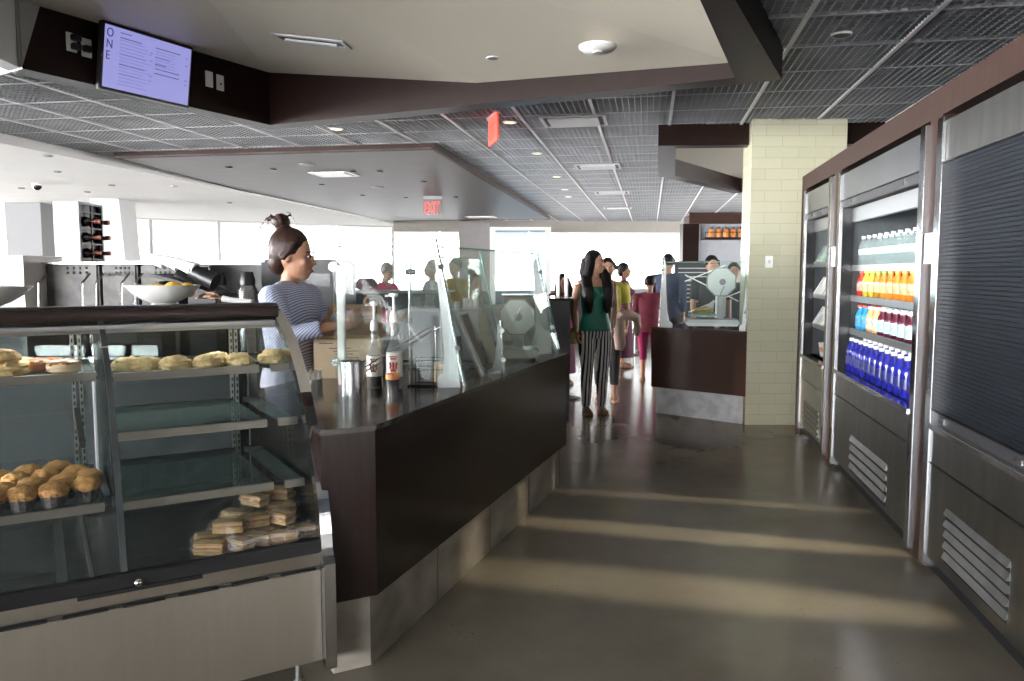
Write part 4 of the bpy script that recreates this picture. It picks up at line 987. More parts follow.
MB().box(q[0]-.01,q[0]+.01,7.399,7.405,1.53,1.56).build('toggle', LGREY, t)

# ------------------------------------------------------------------ back area right : shelf with jars, walls
m = MB(); m.box(3.55,6.5,15.0,15.15,0,2.35); struct(m.build('wall_panel', mat('cool_grey_panel',(.30,.31,.34),.5,var=.03)))
m = MB(); m.box(3.20,3.5,14.9,15.2,0,2.35); tag(m.build('brown_column', BROWN), 'tall dark brown column far behind the service station', 'column')
m = MB(); m.box(3.3,6.5,14.85,15.3,2.35,2.5); struct(m.build('trim_8', RIMM))
t = thing('wall_shelf','dark wooden shelf with a rail high on the grey panel','shelf',(4.2,14.85,2.08))
MB().box(3.55,4.75,14.65,15.0,2.05,2.09).build('board', BROWN, t); 
MB().tube([(3.55,14.66,2.18),(4.75,14.66,2.18)],.008,6).build('rail', WIRE, t)
for x_ in (3.56,4.15,4.74): MB().tube([(x_,14.66,2.09),(x_,14.66,2.18)],.008,6).build('post', WIRE, t)
AM = mat('amber_jar',(.65,.22,.05),.25,emit=(.7,.2,.05),es=.0)
for i in range(8):
    x_ = 3.70+.135*i; t = thing('amber_jar','amber jar with black lid in the row on the high shelf','jar',(x_,14.8,2.09),'amber jars on the high shelf')
    MB().lathe([(.05,0),(.055,.12),(.03,.15)],(x_,14.8,2.09),12).build('jar', AM, t, smooth=True)
    MB().lathe([(.04,.15),(.04,.20),(0,.2)],(x_,14.8,2.09),12).build('lid', BLACK, t)
# drinks rack seen through station guard
t = thing('menu_rack','dark rack of white striped cards behind the station guard','rack',(2.9,12.4,0))
MB().box(2.55,3.15,12.4,12.5,0,1.62).build('panel', DARK, t)
m = MB()
for i in range(9): m.box(2.60,3.10,12.385,12.40,.98+.065*i,.995+.065*i)
m.build('card_strip', LGREY, t)

# far furniture / queue -------------------------------------------------
t = thing('queue_counter','long low black counter far behind the queue','counter',(2,20,0))
MB().box(-.2,5.6,19.5,20.2,0,.85).build('body', DARK, t); MB().box(-.25,5.65,19.45,20.25,.85,.89).build('countertop', BLACKG, t)
def stanchion(x,y,label,h=.97):
    t = thing('queue_stanchion', label, 'stanchion', (x,y,0))
    MB().lathe([(.17,0),(.17,.015),(.05,.035)],(x,y,0),20).build('base', BLACK, t, smooth=True)
    MB().tube([(x,y,.03),(x,y,h-.04)],.03,12).build('post', STEEL, t, smooth=True)
    MB().lathe([(.036,h-.07),(.036,h),(0,h)],(x,y,0),14).build('head', BLACK, t)
    return t
stanchion(2.13,13.8,'steel queue stanchion behind the sweater, nearer of the twin posts')
stanchion(2.34,14.3,'steel queue stanchion with belt, farther of the twin posts')
stanchion(.62,9.0,'steel queue post by the end of the counter, next to the woman in green',.99)
stanchion(.72,11.6,'steel queue post standing behind the woman in green')
tag(MB().prism([(.62,9.03,.93),(.72,11.57,.93),(.72,11.57,.88),(.62,9.03,.88)],(.004,0,0)).build('queue_belt', BLACK), 'black queue belt between the two posts behind the counter end', 'belt')
tag(MB().prism([(2.15,13.8,.93),(2.33,14.28,.93),(2.33,14.28,.88),(2.15,13.8,.88)],(.004,0,0)).build('queue_belt', BLACK), 'short black belt joining the twin stanchions', 'belt')
t = thing('display_unit','dark low cabinet with upright posts past the counter end','cabinet',(.3,8,0))
MB().box(.30,.56,7.6,8.3,0,1.18).build('body', DARK, t); MB().box(.27,.59,7.57,8.33,1.18,1.2).build('top', BLACKG, t)
for i,x_ in enumerate((.547,.645)):
    tag(MB().tube([(x_+.0,9.4,0),(x_,9.4,1.86)],.018,8).build('slim_pole', ALU), ['slim metal floor pole beyond the counter end, nearer the counter','slim metal floor pole beside the woman in green, beyond counter'][i], 'pole')
# grey column and glass screen beyond the veneer raft
m = MB(); m.box(-1.42,-.58,21.3,21.9,0,2.75); tag(m.build('square_column', mat('taupe_column',(.27,.25,.25),.7,var=.03)), 'broad taupe column standing in front of the far windows', 'column')
t = thing('glass_screen','white framed blue tinted glass screen in front of the far windows','screen',(.3,20.5,0))
MB().box(-.45,.9,20.48,20.50,.0,2.55).build('glass', GBLUE, t)
for x_ in (-.5,.93): MB().box(x_-.07,x_+.07,20.4,20.58,0,2.6).build('post', WPLAS, t)
MB().box(-.5,.93,20.42,20.56,2.52,2.6).build('rail', WPLAS, t)

# ------------------------------------------------------------------ left back area
PART = mat('pale_partition',(.62,.68,.70),.4,var=.02)
m = MB(); m.box(-9,-1.93,8.6,8.7,0,1.54); tag(m.build('low_partition', PART), 'low pale blue grey partition wall running behind the coffee machines', 'partition')
tag(MB().box(-9,-1.93,8.55,8.75,1.54,1.57).build('partition_cap', mat('pale_cap',(.7,.76,.78),.3)), 'narrow pale cap board lying along the low partition', 'board')
m = MB(); m.box(-9.53,-8.86,15.0,15.7,0,2.75); tag(m.build('square_column', mat('stone_grey_paint',(.20,.20,.21),.6)), 'wide pale grey column by the windows beneath the dome camera', 'column')
m = MB(); m.prism([(-7.35,14.2,0),(-6.80,14.2,0),(-6.99,14.2,2.75),(-7.5,14.2,2.75)],(0,.6,0)); tag(m.build('tapered_column', PALE), 'slightly tapered pale column right behind the bottle tower', 'column')
# bottle display tower
t = thing('display_tower','tall white tower with open side racking dark wine bottles','display tower',(-3.1,6.1,0))
TX0,TX1,TY = -3.45,-3.26,6.0
m = MB(); m.box(TX0,TX1,TY,TY+.019,.95,1.98); m.box(TX0,TX1,TY+.341,TY+.36,.95,1.98); m.box(TX0,TX0+.019,TY+.019,TY+.341,.95,1.98); m.box(TX0+.019,TX1,TY+.019,TY+.341,1.961,1.98); m.box(TX0,TX1,TY,TY+.36,0,.95)
m.build('casing', mat('bluish_white_panel',(.46,.50,.51),.35), t)
m = MB(); m.box(TX0+.02,TX1-.03,TY+.02,TY+.34,.95,1.96)
for z in (1.30,1.42,1.54,1.66,1.78,1.90): m.box(TX0+.02,TX1,TY+.02,TY+.34,z,z+.01)
for yy in (.02,.18,.33): m.box(TX1-.01,TX1+.002,TY+yy,TY+yy+.01,.95,1.96)
m.build('rack', BLACK, t)
bt_ = None
for i,z in enumerate((1.31,1.43,1.55,1.67,1.79)):
    for j in range(2):
        p = (TX1-.10, TY+.105+.15*j, z+.045)
        if bt_ is None:
            bt_ = thing('wine_bottle','dark wine bottle lying neck outward in the white tower rack','bottle',p,'wine bottles lying in the tower')
            M_ = Matrix.Rotation(PI/2,4,'Y')
            MB().lathe([(.030,0.03),(.038,.04),(.038,.10),(.015,.14),(.014,.17)],p,14,M=M_).build('body', mat('dark_bottle',(.03,.012,.01),.1,coat=.6), bt_, smooth=True)
            MB().lathe([(.017,.16),(.017,.20),(0,.2)],p,10,M=M_).build('foil', mat('red_foil',(.22,.05,.03),.4,.3), bt_, smooth=True)
        else: dup(bt_, p)
# back bar counter
t = thing('back_bar','long back bar counter carrying the coffee machines','counter',(-2.7,5.2,0))
MB().box(-6,-1.61,4.85,5.45,0,.9).build('body', MID, t); MB().box(-6,-1.59,4.82,5.48,.9,.93).build('countertop', STEEL, t)
MB().box(-6,-1.60,5.49,5.51,.93,1.30).build('splash_panel', glassmat('splash_glass',(.8,.85,.85),.2,haze=.3,hazecol=(.4,.42,.42)), t)
def coffee_machine(x, w, label, letters=None, dark=False, y=4.9):
    t = thing('coffee_machine', label, 'coffee machine', (x,y,.93))
    bm_ = mat('mottled_reflection_steel',(.075,.068,.062),.45,0.,var=.8,vscale=7)  # dark mottled colour stands in for the mixed reflections of polished steel
    MB().box(x,x+w,y+.12,y+.5,.935,1.50).build('body', bm_ if not dark else DARK, t, bevel=.012)
    MB().box(x-.01,x+w+.01,y+.08,y+.52,1.50,1.512).build('top_tray', STEEL, t, bevel=.003)
    MB().box(x+.01,x+w-.01,y-.06,y+.14,.935,1.0).build('drip_tray', STEEL, t, bevel=.008)
    MB().tube([(x+.03,y+.08,1.13),(x+w-.03,y+.08,1.13)],.045,16).build('boiler_roll', CHROME, t, smooth=True)
    for k in range(2):
        gx = x+w*(.3+.42*k); MB().tube([(gx,y+.06,1.22),(gx,y+.06,1.17)],.03,14).build('group_head', CHROME, t)
        MB().tube([(gx,y+.04,1.19),(gx,y-.09,1.17)],[.012,.016],10).build('portafilter', BLACK, t)
    for sx in (x+.035,x+w-.03): MB().tube([(sx,y+.08,1.44),(sx-.01,y+.0,1.38),(sx-.015,y-.01,1.12)],[.007,.007,.005],8).build('steam_wand', CHROME, t)
    m = MB()
    for r in range(2):
        for c in range(4): m.ball((x+w*.42+w*.12*c,y+.118,1.475-.03*r),(.009,.005,.009),10,6)
    m.build('button', BLACK, t)
    if letters: text('lettering', letters, .036, (x+.02,y+.116,1.425), (1,0,0), (0,0,1), mat('black_letter',(.02,.02,.02),.5), t)
    return t
coffee_machine(-2.955,.335,'polished coffee machine between the espresso panel and the tower')
coffee_machine(-2.60,.225,'mirror steel coffee machine with dark NESPRESSO lettering below the tower','NESPRESSO')
coffee_machine(-2.355,.24,'polished coffee machine behind the lemon bowl')
t = thing('sign_panel','light grey ESPRESSO panel machine at the photo edge','coffee machine',(-3.4,4.8,.93))
MB().box(-3.85,-2.985,4.82,5.2,.932,1.535).build('casing', mat('sign_grey',(.36,.38,.40),.5), t, bevel=.01)
MB().box(-3.86,-2.957,4.80,5.22,1.535,1.55).build('top', WPLAS, t); MB().box(-2.985,-2.957,4.80,5.22,.932,1.534).build('side', WPLAS, t)
text('lettering','ESPRESSO', .062, (-3.01,4.812,1.405), (1,0,0), (0,0,1), WPLAS, t, xs=.8, align='RIGHT')
# paper cup stacks lying on slanted dispensers
CUPW = mat('paper_cup_white',(.80,.82,.86),.5,var=.02)
for i,(p,q,l) in enumerate([((-2.06,4.5,1.535),(-1.96,4.48,1.505),'short stack of pale cups tipping off the machine top'),((-1.93,4.4,1.52),(-1.84,4.38,1.49),'middle slanting stack of white paper cups'),((-1.82,4.3,1.505),(-1.70,4.26,1.46),'longest slanting stack of white paper cups, nearest the dark dispenser')]):
    p = Vector(p); q = Vector(q); t = thing('cup_stack', l, 'cup stack', p)
    MB().tube([p,q],[.028,.038],18).build('cup', CUPW, t, smooth=True)
    dd = (q-p)
    for k in range(5): c = q-dd*.13*k; MB().tube([c,c+dd.normalized()*.006],0.0405-.002*k,18).build('rim', CUPW, t)
t = thing('cup_dispenser','slanted black tube cup dispenser beside the lemon bowl','dispenser',(-1.66,4.3,1.2))
MB().tube([(-1.72,4.27,1.455),(-1.59,4.25,1.395)],[.045,.048],18).build('tube', BLACK, t, smooth=True)
MB().tube([(-1.84,4.36,1.43),(-1.66,4.34,1.34)],[.042,.044],18).build('tube', BLACK, t, smooth=True)
MB().box(-1.74,-1.58,4.24,4.42,.9,1.35).build('stand', DARK, t, bevel=.01)
MB().tube([(-1.61,4.22,1.46),(-1.61,4.22,1.48),(-1.66,4.22,1.482)],.006,6).build('hook', WIRE, t)
MB().prism([(-1.93,4.22,1.44),(-1.80,4.22,1.41),(-1.58,4.22,1.33),(-1.58,4.22,1.315),(-1.80,4.22,1.395),(-1.93,4.22,1.425)],(0,.32,0)).build('ramp', DARK, t)
for x_ in (-1.90,-1.80): MB().box(x_-.012,x_+.012,4.24,4.50,.9,1.40).build('leg', DARK, t)
tag(MB().box(-2.1,-1.45,4.15,4.62,0,.9).build('side_cabinet', MID, bevel=.005), 'grey side cabinet under the cup dispenser, behind the case', 'cabinet')
# carafes
def carafe(x,y,r,h,label,mm,z=.9):
    t = thing('coffee_carafe', label, 'carafe', (x,y,z))
    MB().lathe([(r*.95,0),(r,.01),(r,h*.78),(r*.75,h*.84)],(x,y,z),20).build('body', mm, t, smooth=True)
    MB().lathe([(r*.8,h*.84),(r*.85,h*.9),(r*.6,h),(0,h)],(x,y,z),18).build('lid', BLACK, t, smooth=True)
    MB().tube([(x+r,y,z+h*.75),(x+r*1.7,y,z+h*.72),(x+r*1.7,y,z+h*.3),(x+r,y,z+h*.25)],.009,8).build('handle', BLACK, t, smooth=True)
carafe(-1.83,4.95,.055,.52,'slim olive steel carafe behind the cup dispenser',mat('olive_flask',(.25,.26,.23),.3,.8),.931)
carafe(-1.655,4.95,.06,.52,'brushed steel carafe with black lid next to the dark oven',STEEL,.931)
# big black oven behind attendant
t = thing('black_oven','large black countertop oven with curved steel handle behind the attendant','oven',(-1.45,5.1,0))
OX0,OX1 = -1.58,-1.09
MB().box(OX0,OX1,5.0,5.55,0,.9).build('stand', DARK, t)
MB().box(OX0,OX1,4.98,5.55,.905,1.53).build('body', BLACK, t, bevel=.02)
MB().box(OX1-.20,OX1-.05,4.972,4.98,1.36,1.44).build('display', mat('dim_panel',(.05,.055,.06),.2), t)
pts = [(OX1-.30+.26*math.sin(a),4.95,1.10+.20*math.cos(a)) for a in [R(-50+14*i) for i in range(9)]]
MB().tube(pts,.013,8).build('handle', STEEL, t, smooth=True)
tag(MB().box(-2.4,-1.55,5.6,6.1,0,1.50).build('black_cabinet', BLACK, bevel=.01), 'black cabinet left of the attendant, behind the carafes', 'cabinet')
# dark hood and surroundings in the middle
t = thing('dark_hood','long dark grey rounded hood seen through the end guard pane','hood',(-1.0,6.5,0))
m = MB(); pr = [(-1.36,6.5,1.13),(-.66,6.5,1.13),(-.50,6.5,1.02),(-.52,6.5,1.13),(-.60,6.5,1.25),(-.68,6.5,1.285),(-1.36,6.5,1.285)]
MB().prism([(-1.40,6.4,1.14),(-.55,6.4,1.14),(-.56,6.4,1.19),(-.60,6.4,1.24),(-.66,6.4,1.27),(-.72,6.4,1.28),(-1.40,6.4,1.28)],(0,.5,0)).build('hood', mat('gunmetal',(.06,.062,.06),.35,.5), t, bevel=.005)
MB().box(-1.42,-.5,6.38,6.92,1.28,1.295).build('top', LGREY, t, bevel=.004)
for x_ in (-1.35,-.86,-.80,-.66): MB().box(x_-.015,x_+.015,6.45,6.48,0,1.14).build('leg', STEEL, t)
MB().box(-1.40,-.6,6.42,6.9,.60,.90).build('shelf', MID, t)
tag(MB().box(-.55,.1,6.6,7.1,0,1.16).build('pale_cabinet', PALE, bevel=.005), 'pale cabinet beyond the dark hood, in front of the column', 'cabinet')
t = thing('shoulder_bag','maroon slouchy bag lying on the dark hood','bag',(-1.2,6.6,1.295))
MB().ball((-1.22,6.6,1.345),(.095,.06,.055),16,10,disp=.4,seed=2,dsc=2).build('pouch', cloth('maroon_leather',(.20,.05,.05),.5), t, smooth=True)
MB().tube([(-1.15,6.6,1.37),(-1.12,6.6,1.40),(-1.10,6.6,1.35)],.008,6).build('strap', MATS['maroon_leather'], t)
t = thing('dining_table','pale table in front of the seated guests','table',(-.9,9.4,0))
MB().box(-1.5,-.1,9.15,9.75,1.02,1.05).build('tabletop', WPLAS, t, bevel=.004)
for a,b in ((-1.45,9.2),(-.15,9.2),(-1.45,9.7),(-.15,9.7)): MB().tube([(a,b,0),(a,b,1.02)],.02,8).build('leg', STEEL, t)

# ------------------------------------------------------------------ people
def remesh(mb, name, mt_, vox, parent, smooth_it=3, smode=True, loc=None):
    me = bpy.data.meshes.new('tmp'); me.from_pydata(mb.v, [], mb.f)
    bm = bmesh.new(); bm.from_mesh(me); bmesh.ops.recalc_face_normals(bm, faces=bm.faces); bm.to_mesh(me); bm.free()
    o = bpy.data.objects.new('tmp', me); COL.objects.link(o)
    r = o.modifiers.new('r','REMESH'); r.mode = 'VOXEL'; r.voxel_size = vox; r.use_smooth_shade = True
    s = o.modifiers.new('s','SMOOTH'); s.iterations = smooth_it; s.factor = .5
    dg = bpy.context.evaluated_depsgraph_get(); m2 = bpy.data.meshes.new_from_object(o.evaluated_get(dg)); m2.name = name
    bpy.data.objects.remove(o); m2.materials.clear(); m2.materials.append(mt_)
    for p in m2.polygons: p.use_smooth = True
    o2 = bpy.data.objects.new(name, m2); COL.objects.link(o2)
    if parent: o2.parent = parent
    return o2
def hand(m, w, d, n, side, H, curl=.5):
    """w wrist, d direction, n palm normal, side = thumb side vector"""
    w = Vector(w); d = Vector(d).normalized(); side = Vector(side); side = (side-d*side.dot(d)).normalized(); n = Vector(n); n = (n-d*n.dot(d)-side*n.dot(side)).normalized()
    u = H*.001
    m.tube([w-d*4*u, w+d*10*u, w+d*30*u, w+d*50*u], [(14*u,10*u),(17*u,10*u),(24*u,11*u),(22*u,9*u)], 12, up=n)
    for k,(off,L) in enumerate(((18,42),(6.5,47),(-6,44),(-17,34))):
        b = w+d*48*u+side*off*u; c = curl*(1+.12*k); pts = [b-d*6*u]; dd = d; 
        for j,seg in enumerate((.45,.32,.23)):
            dd = (dd*math.cos(c*.7)+n*math.sin(c*.7)).normalized(); b = b+dd*L*seg*u; pts.append(b)
        m.tube([pts[0],*pts[1:]], [5.8*u,5.4*u,4.9*u,4.0*u], 8)
    b = w+d*14*u+side*20*u; t1 = (d*.7+side*.7+n*.2).normalized(); t2 = (d*.95+side*.25+n*.35).normalized()
    m.tube([b-side*8*u, b+t1*20*u, b+t1*20*u+t2*16*u, b+t1*20*u+t2*28*u], [8*u,7*u,6*u,4.6*u], 8)
HR = [(.470,.080,.060),(.515,.098,.070),(.56,.090,.064),(.615,.074,.054),(.68,.080,.060),(.74,.088,.064),(.785,.092,.055),(.815,.075,.042),(.835,.035,.032)]
def person(label, x, y, rz, H, arms=None, yaw=0, skin=SKIN, hair=HAIR, style='short', top=None, sleeve=.35, neck=.80, hem=.50, bottom=None, blen=.05, skirt=None, hs=1., hdz=0., stance=.0, shoe=None, tilt=0, vox=.0042, z=0, wide=1., strap=False, gait=0., face=True, fem=True):
    t = thing('person', label, 'person', (x,y,z)); t.rotation_euler = (0,0,rz)
    S = lambda p: Vector(p)*H
    sh = .108*wide; hw = .050*wide
    m = MB()
    def torso(m, zs, inf=0., top_cut=2, bot_cut=0.):
        pts = []; rad = []
        for zz,a,b in HR:
            if zz < bot_cut-.001 or zz > top_cut+.001: continue
            pts.append(S((0,0,zz))); rad.append(((a*wide+inf)*H,(b*wide+inf)*H))
        m.tube(pts, rad, 20, up=(0,1,0))
    torso(m, HR)
    if fem:
        for sx in (-1,1): m.ball(S((sx*.038,-.045,.735)), tuple(S((.034,.028,.032))), 10, 8)
    m.tube([S((-sh,0,.797)),S((-.05,0,.812)),S((.05,0,.812)),S((sh,0,.797))], [.026*H,.030*H,.030*H,.026*H], 10)
    hy = -.005
    M = Matrix.Translation(S((0,hy,.865+hdz))) @ Matrix.Scale(hs,4) @ Matrix.Rotation(yaw,4,'Z') @ Matrix.Rotation(tilt,4,'X')
    hp = lambda p: M @ (Vector(p)*H)
    M3 = M.to_3x3()
    m.tube([S((0,.006,.80)),S((0,.004,.845)),hp((0,.004,.02))], [.036*H,.028*H,.029*H], 12)
    m.ball(hp((0,.010,.078)), tuple(S((.0455,.056,.057))), 18,14, M=M3)
    m.ball(hp((0,-.012,.045)), tuple(S((.037,.042,.044))), 16,12, M=M3)
    m.ball(hp((0,-.030,.016)), tuple(S((.021,.020,.015))), 12,8, M=M3)
    m.tube([hp((0,-.049,.072)),hp((0,-.060,.048)),hp((0,-.050,.044))], [.0055*H,.0095*H,.006*H], 8)
    m.ball(hp((0,-.050,.028)), tuple(S((.014,.006,.006))), 10,6, M=M3)
    for sx in (-1,1):
        m.ball(hp((sx*.046,.006,.062)), tuple(S((.006,.012,.019))), 10,8, M=M3)
        m.ball(hp((sx*.022,-.036,.052)), tuple(S((.014,.012,.012))), 8,6, M=M3)
    # legs
    legs = []
    for sx in (-1,1):
        g = gait*sx
        P = [S((sx*hw,0,.50)),S((sx*(hw+.004+stance*.4),-.006+g*.4,.40)),S((sx*(hw+stance*.7),-.006+g,.285)),S((sx*(hw+stance*.85),.008+g*.9,.20)),S((sx*(hw+stance),.012+g*.8,.045))]
        legs.append(P)
        m.tube(P, [.056*H,.047*H,.031*H,.031*H,.0185*H], 14)
        a = P[-1]
        m.tube([a+S((0,.018,-.020)),a+S((0,-.02,-.020)),a+S((sx*.004,-.065,-.028)),a+S((sx*.006,-.10,-.034))], [(.020*H,.022*H),(.022*H,.024*H),(.027*H,.016*H),(.020*H,.009*H)], 12, up=(0,0,1))
    arms = arms or {}
    A = {}
    for k,sx in (('R',-1),('L',1)):
        e,w = arms.get(k, ((sx*.135,.012,.635),(sx*.132,-.02,.495)))
        s0 = S((sx*sh,0,.797)); e = S(e); w = S(w); A[k] = (s0,e,w)
        m.tube([s0,s0.lerp(e,.5),e,e.lerp(w,.3),w], [.030*H,.026*H,.0215*H,.0215*H,.0145*H], 12)
        d = (w-e).normalized(); nrm = Vector((-sx,0,0)) if abs(d.x) < .8 else Vector((0,0,-1))
        side = Vector((0,-1,0)) if abs(d.y) < .7 else Vector((0,0,1))
        if abs(d.y) >= .7: nrm = Vector((-sx*.6,0,-.8))
        hand(m, w, d, nrm, side, H)
    body = remesh(m, 'body', skin, vox*H, t)
    # face
    if face:
        for sx in (-1,1):
            m = MB(); m.ball(hp((sx*.0175,-.0475,.068)), tuple(S((.0078,.0045,.0036))), 10,8, M=M3); e_ = m.build('eye', mat('eye_white',(.42,.38,.36),.4), None, smooth=True); e_.parent = t
            m = MB(); m.ball(hp((sx*.0175,-.0515,.068)), tuple(S((.0042,.003,.0045))), 8,6, M=M3); q_ = m.build('iris', mat('dark_iris',(.02,.012,.01),.2), None, smooth=True); q_.parent = e_
            m = MB(); m.tube([hp((sx*.008,-.0535,.080)),hp((sx*.02,-.0515,.083)),hp((sx*.030,-.044,.079))], [.0022*H,.0028*H,.0015*H], 6); b_ = m.build('eyebrow', HAIR, None, smooth=True); b_.parent = t
        m = MB(); m.ball(hp((0,-.0555,.029)), tuple(S((.0135,.004,.0042))), 12,8, M=M3); l_ = m.build('lips', mat('lips_rose',(.35,.10,.09),.4), None, smooth=True); l_.parent = t
    # hair
    m = MB()
    m.ball(hp((0,.017,.088)), tuple(S((.0505,.057,.058))), 20,14, M=M3, disp=.05, seed=3)
    for sx in (-1,1): m.tube([hp((sx*.044,-.012,.105)),hp((sx*.049,-.002,.08)),hp((sx*.047,.018,.055))],[.010*H,.010*H,.012*H],8)
    if style in ('bun','bunlow'):
        m.ball(hp((0,.040,.050)), tuple(S((.042,.032,.045))), 14,10, M=M3)
        b = hp((0,.045,.158)) if style == 'bun' else hp((0,.082,.095))
        m.ball(b, tuple(S((.030,.028,.024))), 14,10, disp=.4, seed=5, dsc=3)
        m.tube([b.lerp(hp((0,.02,.09)),.5),b],[.018*H,.02*H],8)
        if style == 'bun':
            for q1,q2 in (((0,.085,.165),(0,.105,.13)),((.0,.02,.182),(0,-.005,.15)),((0,.075,.175),(0,.085,.135))):
                m.tube([b,hp(q1),hp(q2)],[.006*H,.004*H,.0025*H],6)
    if style == 'long':
        m.tube([hp((0,.045,.09)),hp((0,.055,.02)),S((0,.062,.80)),S((0,.068,.66))], [(.048*H,.028*H),(.055*H,.028*H),(.070*H,.022*H),(.055*H,.010*H)], 16, up=(0,1,0))
        for sx in (-1,1):
            m.tube([hp((sx*.040,.010,.10)),hp((sx*.050,.012,.05)),S((sx*.062,-.020,.84)),S((sx*.064,-.070,.77)),S((sx*.060,-.084,.68)),S((sx*.052,-.080,.625))], [.024*H,.029*H,.034*H,.034*H,.028*H,.010*H], 12)
    if style == 'pony':
        m.tube([hp((0,.06,.08)),hp((0,.082,.04)),hp((0,.075,-.05))], [.018*H,.02*H,.006*H], 10)
    ho = remesh(m, 'hair', hair, .0045*H, t, 2)
    # clothes
    if top:
        m = MB(); torso(m, HR, .0085, neck, hem)
        if fem:
            for sx in (-1,1): m.ball(S((sx*.038,-.050,.735)), tuple(S((.038,.032,.036))), 10, 8)
        if sleeve > 0 or neck > .80:
            m.tube([S((-sh,0,.797)),S((-.05,0,.811)),S((.05,0,.811)),S((sh,0,.797))], [.033*H,.036*H,.036*H,.033*H], 12)
            m.tube([S((0,.004,.80)),S((0,.004,.835))],[(.048*H,.042*H),(.036*H,.034*H)],14,up=(0,1,0))
        if sleeve > 0:
            for k in 'RL':
                s0,e,w = A[k]; m.ball(s0,(.0385*H,.038*H,.038*H),12,8)
                if sleeve <= .5:
                    q = s0.lerp(e, sleeve*2); m.tube([s0,q], [.037*H,.034*H], 12)
                else:
                    q = e.lerp(w, (sleeve-.5)*2); m.tube([s0,s0.lerp(e,.5),e,q], [.037*H,.034*H,.030*H,.026*H], 12)
        if strap:
            for sx in (-1,1): m.tube([S((sx*.05,-.062,.77)),S((sx*.052,-.03,.84)),S((sx*.05,.05,.80))],[.006*H]*3,6)
        o = remesh(m, 'top', top, .0048*H, t, 2)
    if bottom:
        m = MB(); torso(m, HR, .006, .58, 0)
        for P in legs:
            Q = []; rr = []
            for p,r in zip(P,[.060,.052,.038,.037,.027]):
                if p.z/H >= blen-.001: Q.append(p); rr.append(r*H)
            if Q[-1].z/H > blen+.02: Q.append(P[-2].lerp(P[-1],.55)); rr.append(.03*H)
            m.tube(Q, rr, 14)
        o = remesh(m, 'trousers', bottom, .0048*H, t, 2)
    if skirt:
        m = MB(); m.tube([S((0,0,.60)),S((0,0,.50)),S((0,0,.30)),S((0,0,.10))], [(.085*H,.062*H),(.108*H,.08*H),(.115*H,.09*H),(.125*H,.10*H)], 24, up=(0,1,0)); remesh(m,'skirt',skirt,.006*H,t,2)
    if shoe:
        for P,sx in zip(legs,(-1,1)):
            a = P[-1]; m = MB()
            m.prism([tuple(a+S(p)) for p in ((-.018,.040,-.045),(.018,.040,-.045),(.026,-.04,-.045),(.026+.0,-.09,-.045),(.0,-.118,-.045),(-.026,-.09,-.045),(-.024,-.03,-.045))],(0,0,.006*H))
            for yy in (-.075,-.045,-.015): m.tube([a+S((-.026,yy,-.040)),a+S((-.018,yy,-.010+yy*.12)),a+S((.0,yy,.000+yy*.14)),a+S((.018,yy,-.010+yy*.12)),a+S((.026,yy,-.040))],.0035*H,6)
            m.tube([a+S((-.020,.02,.0)),a+S((0,.026,.01)),a+S((.020,.02,.0)),a+S((.0,-.024,.006)),a+S((-.020,.02,.0))],.003*H,6)
            o = m.build('sandal', shoe, None); o.parent = t
    return t
SHIRT = stripemat('blue_striped_shirt',(.72,.76,.88),(.22,.30,.58),.0125,.58,axis=(.15,.75,.75))
PANTS = stripemat('black_white_striped_trousers',(.90,.90,.92),(.012,.014,.03),.033,.55,axis=(1,.2,0))
person('attendant in a blue striped shirt with hair in a bun, unpacking the cardboard box',-1.165,4.17,R(80),1.66,hs=1.12,hdz=-.014,
    arms={'R':((-.135,-.055,.685),(-.105,-.190,.712)),'L':((.13,-.06,.70),(.07,-.21,.745))},yaw=R(8),tilt=R(6),skin=SKIN,hair=HAIRB,style='bun',top=SHIRT,sleeve=.85,neck=.84,hem=.515,bottom=cloth('dark_apron',(.015,.015,.02)),wide=1.24)
person('person in a green sleeveless top and black and white striped trousers, long black hair',.845,8.03,R(8),1.66,
    arms={'R':((-.135,.010,.64),(-.128,-.045,.515)),'L':((.13,.03,.65),(.125,.045,.53))},yaw=R(48),skin=SKIN2,hair=HAIR,style='long',top=cloth('emerald_satin',(.0,.14,.095),.45),sleeve=0,neck=.785,hem=.50,bottom=PANTS,blen=.045,shoe=mat('brown_sandal',(.20,.10,.06),.5),strap=True,wide=.98)
person('person in a yellow tee with dark trousers, standing just behind the one in green',1.07,8.85,R(-6),1.60,
    arms={'L':((.135,-.005,.635),(.13,-.085,.53)),'R':((-.13,.01,.64),(-.128,-.02,.50))},yaw=R(6),skin=SKIN,hair=HAIR,style='short',top=cloth('yellow_tee',(.58,.55,.10)),sleeve=.33,neck=.84,hem=.49,bottom=cloth('black_trousers',(.012,.012,.014)),shoe=mat('tan_sandal',(.30,.18,.11),.5),wide=1.08)
person('person in a purple top with a low bun, reaching over the queue barrier',1.70,12.0,R(80),1.58,
    arms={'R':((-.12,-.09,.68),(-.10,-.23,.68)),'L':((.12,-.09,.69),(.09,-.23,.70))},skin=SKIN,hair=HAIR,style='bunlow',top=cloth('purple_blouse',(.13,.025,.09)),sleeve=.45,neck=.84,hem=.47,bottom=None,skirt=cloth('maroon_skirt',(.07,.01,.03)),shoe=BLACK,vox=.006)
person('person in a maroon jacket and magenta leggings with back turned, dark short hair',1.83,10.5,R(172),1.40,
    arms={'R':((-.135,-.03,.66),(-.10,-.12,.60)),'L':((.135,-.03,.66),(.10,-.12,.60))},skin=SKIN,hair=HAIR,style='short',top=cloth('maroon_jacket',(.20,.025,.05)),sleeve=.9,neck=.84,hem=.45,bottom=cloth('magenta_leggings',(.28,.01,.10)),blen=.2,shoe=mat('tan_sandal',(.30,.18,.11)),vox=.006,wide=1.12)
